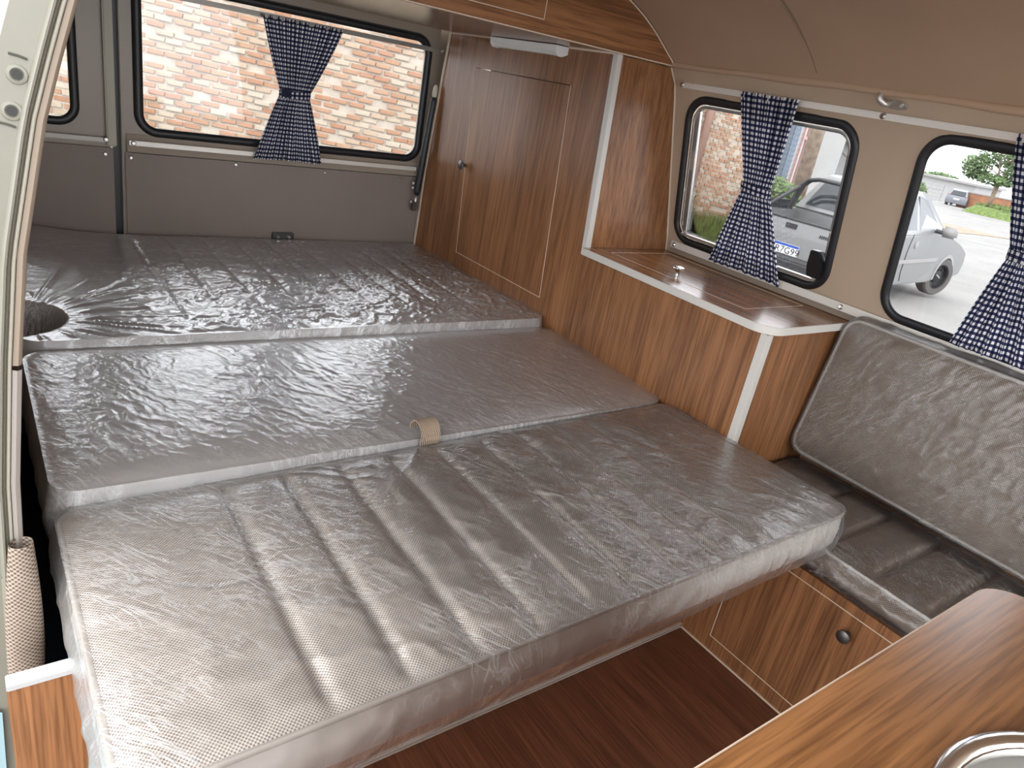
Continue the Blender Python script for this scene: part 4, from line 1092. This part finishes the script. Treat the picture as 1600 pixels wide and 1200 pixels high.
for sg in (-1, 1):
    cabside(sg, [(1.98, .965), (2.74, .965), (2.26, 1.34), (2.06, 1.385), (1.99, 1.385)], 'side_window', OUT['carglass'])
    cabside(sg, [(1.50, .965), (1.90, .965), (1.91, 1.36), (1.64, 1.36)], 'quarter_window', OUT['carglass'])
MB().add([tuple(pk(a - .012, b, h)) for a, b, h in ((1.345, -.62, .98), (1.345, .62, .98), (1.535, .50, 1.36), (1.535, -.50, 1.36))] + [tuple(pk(a + .02, b, h)) for a, b, h in ((1.345, -.62, .98), (1.345, .62, .98), (1.535, .50, 1.36), (1.535, -.50, 1.36))],
         [(0, 1, 2, 3), (7, 6, 5, 4), (0, 4, 5, 1), (1, 5, 6, 2), (2, 6, 7, 3), (3, 7, 4, 0)]).build('rear_window', OUT['carglass'], pu)
MB().add([tuple(pk(a, b, h)) for a, b, h in ((2.86, -.66, .96), (2.86, .66, .96), (2.33, .54, 1.355), (2.33, -.54, 1.355))] + [tuple(pk(a - .03, b, h - .03)) for a, b, h in ((2.86, -.66, .96), (2.86, .66, .96), (2.33, .54, 1.355), (2.33, -.54, 1.355))],
         [(0, 1, 2, 3), (7, 6, 5, 4), (0, 4, 5, 1), (1, 5, 6, 2), (2, 6, 7, 3), (3, 7, 4, 0)]).build('windscreen', OUT['carglass'], pu)
# roll bar with a slanted stay over the bed
rb = MB()
for k in (0, .09): rb.tube([tuple(pk(a, b, h)) for a, b, h in ((1.14 - k, -.72, .88), (1.22 - k, -.66, 1.22), (1.24 - k, -.58, 1.31), (1.25 - k, -.44, 1.345), (1.25 - k, .44, 1.345), (1.24 - k, .58, 1.31), (1.22 - k, .66, 1.22), (1.14 - k, .72, .88))], .026, 8)
for sg in (-1, 1):
    rb.tube([tuple(pk(1.16, sg * .66, 1.22)), tuple(pk(.42, sg * .72, .88))], .026, 8)
    rb.obox(pk(.78, sg * .715, .95), (ph, pl_, (0, 0, 1)), (.30, .012, .06))
rb.build('roll_bar', OUT['blackp'], pu, smooth=True, auto=.7)
# door seam, rub strip, handle, mirror
for sg in (-1, 1):
    b_ = sg * .802
    MB().tube([tuple(pk(a, b_, h)) for a, h in ((1.72, .92), (1.70, .70), (1.74, .40), (1.80, .28))], .006, 5).build('door_seam', OUT['blackp'], pu)
    MB().prism([(1.20, .52), (2.85, .54), (2.85, .59), (1.20, .57)], b_ - .01, b_ + .012, side(0, 0)).build('rub_strip', OUT['grey'], pu)
    MB().lathe([(.05, -.01), (.05, .008), (.03, .014)], tuple(pk(1.92, b_, .78)), tuple(pl_ * sg), 14).build('door_handle', OUT['grey'], pu)
    MB().tube([tuple(pk(2.52, sg * .76, .97)), tuple(pk(2.53, sg * .86, .965))], .03, 8).build('mirror_arm', OUT['blackp'], pu)
    MB().obox(pk(2.55, sg * .93, .985), (ph, pl_, (0, 0, 1)), (.045, .105, .075)).build('mirror', OUT['grey'], pu, bevel=.03, smooth=True)
MB().prism(wheel_arch(3.30, .37, .26, 12) + wheel_arch(3.30, .32, .26, 12)[::-1], -.812, -.77, side(0, 0)).build('arch_lip', OUT['grey'], pu)
def wheel(c, ax, parent, r=.285, wd=.09):
    e = MB().lathe([(r * .66, -wd), (r * .93, -wd), (r, -wd * .7), (r, wd * .7), (r * .93, wd), (r * .66, wd), (r * .64, 0), (r * .66, -wd)], c, ax, 28, False).build('tyre', OUT['tyre'], parent, smooth=True, auto=.6)
    MB().lathe([(r * .67, -wd * .5), (r * .67, wd * .75), (r * .60, wd * .75), (r * .55, wd * .35), (r * .36, wd * .3), (r * .30, wd * .6), (r * .15, wd * .7)], c, ax, 24).build('rim', OUT['steelrim'], e, smooth=True, auto=.5)
    for k in range(6):
        a = 2 * math.pi * k / 6; u = Vector(ax).orthogonal().normalized(); v = Vector(ax).cross(u).normalized()
        MB().lathe([(r * .06, 0), (r * .05, .006)], Vector(c) + Vector(ax) * wd * .36 + (u * math.cos(a) + v * math.sin(a)) * r * .46, ax, 8).build('vent_hole', OUT['blackp'], e)
    MB().tube([tuple(Vector(c) + Vector(ax) * wd * .72 + Vector((-.06, 0, .03))), tuple(Vector(c) + Vector(ax) * wd * .74 + Vector((.06, 0, -.02)))], .012, 6).build('rim_clip', OUT['white'], e)
st = -.32   # front wheels turned
for a, sg, s2 in ((.74, -1, 0), (.74, 1, 0), (3.30, -1, st), (3.30, 1, st)):
    ax = (Matrix.Rotation(s2, 3, 'Z') @ (pl_ * sg)).normalized()
    wheel(tuple(pk(a, sg * .71, .285)), tuple(ax), pu)

# ---- small hatchback far down the road
FC = Vector((72.7, 30.2, gz(72.7, 30.2))); FT = math.radians(14)
fh = Vector((math.cos(FT), math.sin(FT), 0)); fl2 = Vector((-math.sin(FT), math.cos(FT), 0))
def fk(a, b, h): return FC + fh * a + fl2 * b + Vector((0, 0, h))
hb = empty('hatchback_car', tuple(FC), 'small silver hatchback parked far down the road under the tree', 'car')
fs_ = lambda a, h, w_: fk(a, w_, h)
MB().prism([(-1.95, .28), (-1.55, .25)] + wheel_arch(-1.2, .34, .28)[::-1] + [(-.8, .22), (.85, .22)] + wheel_arch(1.25, .34, .28)[::-1] + [(1.7, .25), (1.95, .35), (1.92, .75), (1.0, .95), (-1.95, .95), (-2.0, .6)], -.85, .85, fs_).build('body', OUT['silver2'], hb, bevel=.05, smooth=True, auto=.6)
cv = [tuple(fk(a, b * hw, h)) for a, h, hw in ((-1.93, .93, .80), (1.0, .93, .80), (.2, 1.44, .62), (-1.2, 1.50, .62), (-1.65, 1.40, .62)) for b in (-1, 1)]
MB().add(cv, [(0, 2, 3, 1), (2, 4, 5, 3), (4, 6, 7, 5), (6, 8, 9, 7), (8, 0, 1, 9), (0, 8, 6, 4, 2), (1, 3, 5, 7, 9)]).build('cabin', OUT['silver2'], hb, bevel=.05, smooth=True, auto=.7)
MB().add([tuple(fk(a, b, h)) for a, b, h in ((-1.93, -.60, 1.02), (-1.93, .60, 1.02), (-1.70, .52, 1.36), (-1.70, -.52, 1.36), (-1.85, -.60, 1.02), (-1.85, .60, 1.02), (-1.62, .52, 1.36), (-1.62, -.52, 1.36))], [(0, 1, 2, 3), (7, 6, 5, 4), (0, 4, 5, 1), (1, 5, 6, 2), (2, 6, 7, 3), (3, 7, 4, 0)]).build('rear_window', OUT['carglass'], hb)
for sg in (-1, 1):
    MB().add([tuple(fk(a, sg * w1, h)) for a, h, w1 in ((-1.4, 1.0, .80), (.75, 1.0, .80), (.15, 1.38, .67), (-1.2, 1.40, .67), (-1.4, 1.0, .74), (.75, 1.0, .74), (.15, 1.38, .6), (-1.2, 1.40, .6))], [(0, 1, 2, 3), (7, 6, 5, 4), (0, 4, 5, 1), (1, 5, 6, 2), (2, 6, 7, 3), (3, 7, 4, 0)]).build('side_window', OUT['carglass'], hb)
    MB().prism([(-1.98, .70), (-1.80, .70), (-1.80, 1.0), (-1.94, 1.0)], sg * .74 - .09, sg * .74 + .09, fs_).build('tail_lamp', OUT['red'], hb, bevel=.02)
    for a in (-1.2, 1.25): wheel(tuple(fk(a, sg * .76, .29)), tuple(fl2 * sg), hb, .30, .10)
MB().prism([(-2.03, .62), (-2.0, .62), (-2.0, .74), (-2.03, .74)], -.25, .25, fs_).build('number_plate', OUT['plate'], hb)

# ---- garage, trees, walls down the road
ga = empty('garage', (112, 50, -4.6), 'white flat-roofed garage with two panelled doors at the end of the road', 'garage')
GO = Vector((112.4, 51.66, -4.3)); gd = Vector((-.10, -.995, 0)).normalized(); gn = Vector((.995, -.10, 0)).normalized()
def gk(a, b, h): return tuple(GO + gd * a + gn * b + Vector((0, 0, h)))
gp = lambda a, h, w_: gk(a, w_, h)
MB().prism([(-1.2, 0), (6.6, 0), (6.6, 3.05), (-1.2, 3.05)], 0, 7, gp).build('walls', OUT['white'], ga)
MB().prism([(-1.6, 3.05), (7.0, 3.05), (7.0, 3.32), (-1.6, 3.32)], -.5, 7.4, gp).build('roof', OUT['grey'], ga)
for a in (-.5, 3.4):
    d_ = MB().prism([(a, .05), (a + 2.9, .05), (a + 2.9, 2.45), (a, 2.45)], -.05, .03, gp).build('door', OUT['white'], ga)
    for i in range(5):
        MB().prism([(a + .25 + i * .5, 1.45), (a + .5 + i * .5, 1.45), (a + .5 + i * .5, 1.65), (a + .25 + i * .5, 1.65)], -.07, -.02, gp).build('vent', OUT['grey'], d_)
    for i in range(4):
        MB().prism([(a, .55 + i * .5), (a + 2.9, .55 + i * .5), (a + 2.9, .59 + i * .5), (a, .59 + i * .5)], -.06, -.02, gp).build('panel_joint', OUT['grey'], d_)

def tree(base, h, crown, label, nl, size, m_=None, trunks=1, group=None):
    e = empty('tree', base, label, 'tree', group)
    b = Vector(base); rr = random.Random(int(h * 100 + base[0]))
    tr = MB()
    for k in range(trunks):
        lean = Vector((rr.uniform(-.25, .25), rr.uniform(-.25, .25), 0)) * h * .5
        pts = [b + lean * t * t + Vector((0, 0, h * .75 * t)) for t in np.linspace(0, 1, 6)]
        tr.tube([tuple(p) for p in pts], [h * .032 * (1 - .75 * t) for t in np.linspace(0, 1, 6)], 8)
        for j in range(5):
            p = pts[3] + (pts[5] - pts[3]) * (j / 5); a = rr.uniform(0, 6.28)
            q_ = p + Vector((math.cos(a), math.sin(a), .5)) * h * .25
            tr.tube([tuple(p), tuple(q_)], [h * .012, h * .005], 5)
    tr.build('trunk', OUT['bark'], e, smooth=True)
    lf = MB()
    for c, r, fr in crown: leaves(lf, b + Vector(c), r, int(nl * fr), size, rr)
    o = lf.build('foliage', m_ or OUT['leaf'], e, recalc=False); o['kind'] = 'stuff'
    return e
TB = Vector((64.0, 24.4, -1.55))
tree(tuple(TB), 4.9, [((.8, .3, 3.9), (1.9, 2.2, 1.0), .34), ((.3, -1.3, 2.9), (1.3, 1.5, .9), .24), ((-.2, 1.9, 2.7), (1.2, 1.1, 1.0), .22), ((0, .3, 2.0), (1.5, 2.2, .45), .2)], 'leafy tree leaning over the roadside verge in the front side window', 5200, .15, trunks=2)
tree((131.3, 58.8, -5.2), 5.2, [((0, 0, 3.6), (2.0, 3.4, 1.0), 1)], 'dark bushy tree showing above the garage roof', 900, .35)
tree((96.2, 45.4, -4.6), 3.4, [((0, 0, 1.6), (1.3, 1.3, 1.3), 1)], 'dark round shrub beside the garage', 500, .25)
vb = MB().grid([[(TB.x + 6 * (i_ - .45), TB.y - 6.5 + 8.0 * j_, gz(TB.x, TB.y) - .5 + (TB.z - gz(TB.x, TB.y) + .5) * min(1, 1.9 * math.sin(math.pi * i_)) * min(1, 3 * math.sin(math.pi * j_)) ) for j_ in np.linspace(0, 1, 15)] for i_ in np.linspace(0, 1, 15)]).build('verge_bank', OUT['grass'], smooth=True, loc=tuple(TB)); tag(vb, kind='structure')
hg = leaves(MB(), (64.5, 22.4, TB.z + .05), (2.2, 3.0, .3), 1500, .13).build('verge_grass', OUT['grass'], recalc=False); tag(hg, 'overgrown grass verge under the roadside tree', 'grass', kind='stuff')
far = empty('far_brick_wall', (71, 25, -2.8), 'low orange brick wall behind the roadside tree', 'wall')
FW = Vector((71.8, 30.0, -2.8)); fd = Vector((-.19, -.98, 0)).normalized(); fn2 = Vector((-.98, .19, 0)).normalized()
MB().prism([(0, 0), (16, 0), (16, 2.2), (0, 1.7)], 0, .2, lambda a, h, w_: tuple(FW + fd * a - fn2 * w_ + Vector((0, 0, h)))).build('wall_face', simple('far_brick_orange', (.33, .155, .085), .9, noise=.2, nscale=3), far)
MB().prism([(0, 1.7), (16, 2.2), (16, 2.3), (0, 1.8)], -.05, .25, lambda a, h, w_: tuple(FW + fd * a - fn2 * w_ + Vector((0, 0, h)))).build('coping', OUT['grey'], far)
wp_ = MB().lathe([(.34, 0), (.32, 1.2), (.30, 3.2)], (58.6, 20.25, -2.1), (0, 0, 1), 14).build('post', OUT['white'], smooth=True, auto=.7, loc=(58.6, 20.25, -2.1)); tag(wp_, 'stout white post at the roadside beside the curtain', 'post')
# ---- lot beyond the pickup seen through the first side window
pl0 = Vector((10.42, 7.06, -.85))
po = MB().obox(pl0 + Vector((0, 0, 1.7)), ((1, 0, 0), (0, 1, 0), (0, 0, 1)), (.09, .09, 1.9)).build('gate_post', OUT['greyblue'], bevel=.01, loc=tuple(pl0)); tag(po, 'dark grey-blue square post beside the curtained window gap', 'post')
gt = empty('gate', (11.2, 7.2, -.8), 'white sheet-metal gate with a faded red frame behind the pickup', 'gate')
GT = Vector((11.0, 7.28, -.75)); gdx = Vector((.86, .51, 0)).normalized(); gdn = Vector((.51, -.86, 0))
gtf = lambda a, h, w_: tuple(GT + gdx * a + gdn * w_ + Vector((0, 0, h)))
MB().prism([(0, 0), (1.35, 0), (1.35, 2.6), (0, 2.6)], 0, .02, gtf).build('sheet', OUT['white'], gt)
for q_ in ([(0, 0), (.07, 0), (.07, 2.6), (0, 2.6)], [(1.28, 0), (1.35, 0), (1.35, 2.6), (1.28, 2.6)], [(.07, 1.7), (1.28, 1.7), (1.28, 1.75), (.07, 1.75)], [(.07, .25), (1.28, .25), (1.28, .31), (.07, .31)]):
    MB().prism(q_, .02, .05, gtf).build('frame_bar', OUT['pink'], gt)
for i in range(5):
    MB().tube([gtf(.1 + .22 * i, .4, .03), gtf(.3 + .22 * i, .95, .03)], .012, 5).build('brace', OUT['greyblue'], gt)
up = Vector((13.78, 8.78, -1.0))
ut = MB().tube([tuple(up), tuple(up + Vector((-.05, .02, 5)))], [.17, .14], 12).build('utility_pole', OUT['weathered'], smooth=True, loc=tuple(up)); tag(ut, 'weathered timber utility pole behind the pickup', 'pole')
hs = empty('house', (20, 13, -1.2), 'white rendered house wall beyond the utility pole', 'house')
HO = Vector((16.04, 10.4, -1.2)); hd_ = Vector((.82, -.35, 0)).normalized(); hn_ = Vector((-.35, -.82, 0)).normalized()
hf = lambda a, h, w_: tuple(HO + hd_ * a - hn_ * w_ + Vector((0, 0, h)))
MB().prism([(-2, 0), (1.0, 0), (1.0, 3.3), (-2, 3.3)], 0, .3, hf).build('front_wall', OUT['white'], hs)
MB().prism([(1.0, 0), (2.5, 0), (2.5, 3.0), (1.0, 3.0)], .5, .8, hf).build('set_back_wall', OUT['white'], hs)
for a in (1.25, 1.7, 2.15): MB().prism([(a, .2), (a + .07, .2), (a + .07, 2.9), (a, 2.9)], .42, .5, hf).build('wall_rib', OUT['greyblue'], hs)
MB().prism([(-2.2, 3.3), (2.6, 3.3), (2.6, 3.45), (-2.2, 3.45)], -.2, 1.2, hf).build('roof', OUT['grey'], hs)
tree((17.7, 9.9, -1.2), 2.9, [((0, 0, 2.45), (.45, .5, .35), 1)], 'small green tree top beside the white house', 420, .10, OUT['grass'])
dh = MB().grid([[(12.3 + 3.0 * i, 6.6 + 1.6 * j + .5 * i, -1.0 + (1.05 + .2 * math.sin(i * 9 + j * 7)) * math.sin(math.pi * i) * math.sin(math.pi * j)) for j in np.linspace(0, 1, 9)] for i in np.linspace(0, 1, 11)]).build('dirt_heap', OUT['soil'], smooth=True, loc=(13, 8, -1)); tag(dh, 'heap of reddish dirt behind the pickup bed', 'heap')
bsh = empty('bush', (9.75, 6.55, -.85), 'scrubby green bush between the pickup and the grey-blue post', 'bush')
o = leaves(MB(), (9.75, 6.55, -.02), (.50, .34, .42), 2200, .045).build('foliage', OUT['bush'], bsh, recalc=False); o['kind'] = 'stuff'
bb_ = MB(); rr = random.Random(4)
for i in range(14): bb_.tube([(9.75 + rr.uniform(-.2, .2), 6.55 + rr.uniform(-.1, .1), -.9), (9.75 + rr.uniform(-.45, .45), 6.55 + rr.uniform(-.3, .3), rr.uniform(.0, .5))], [.012, .004], 5)
bb_.build('stems', OUT['bark'], bsh)
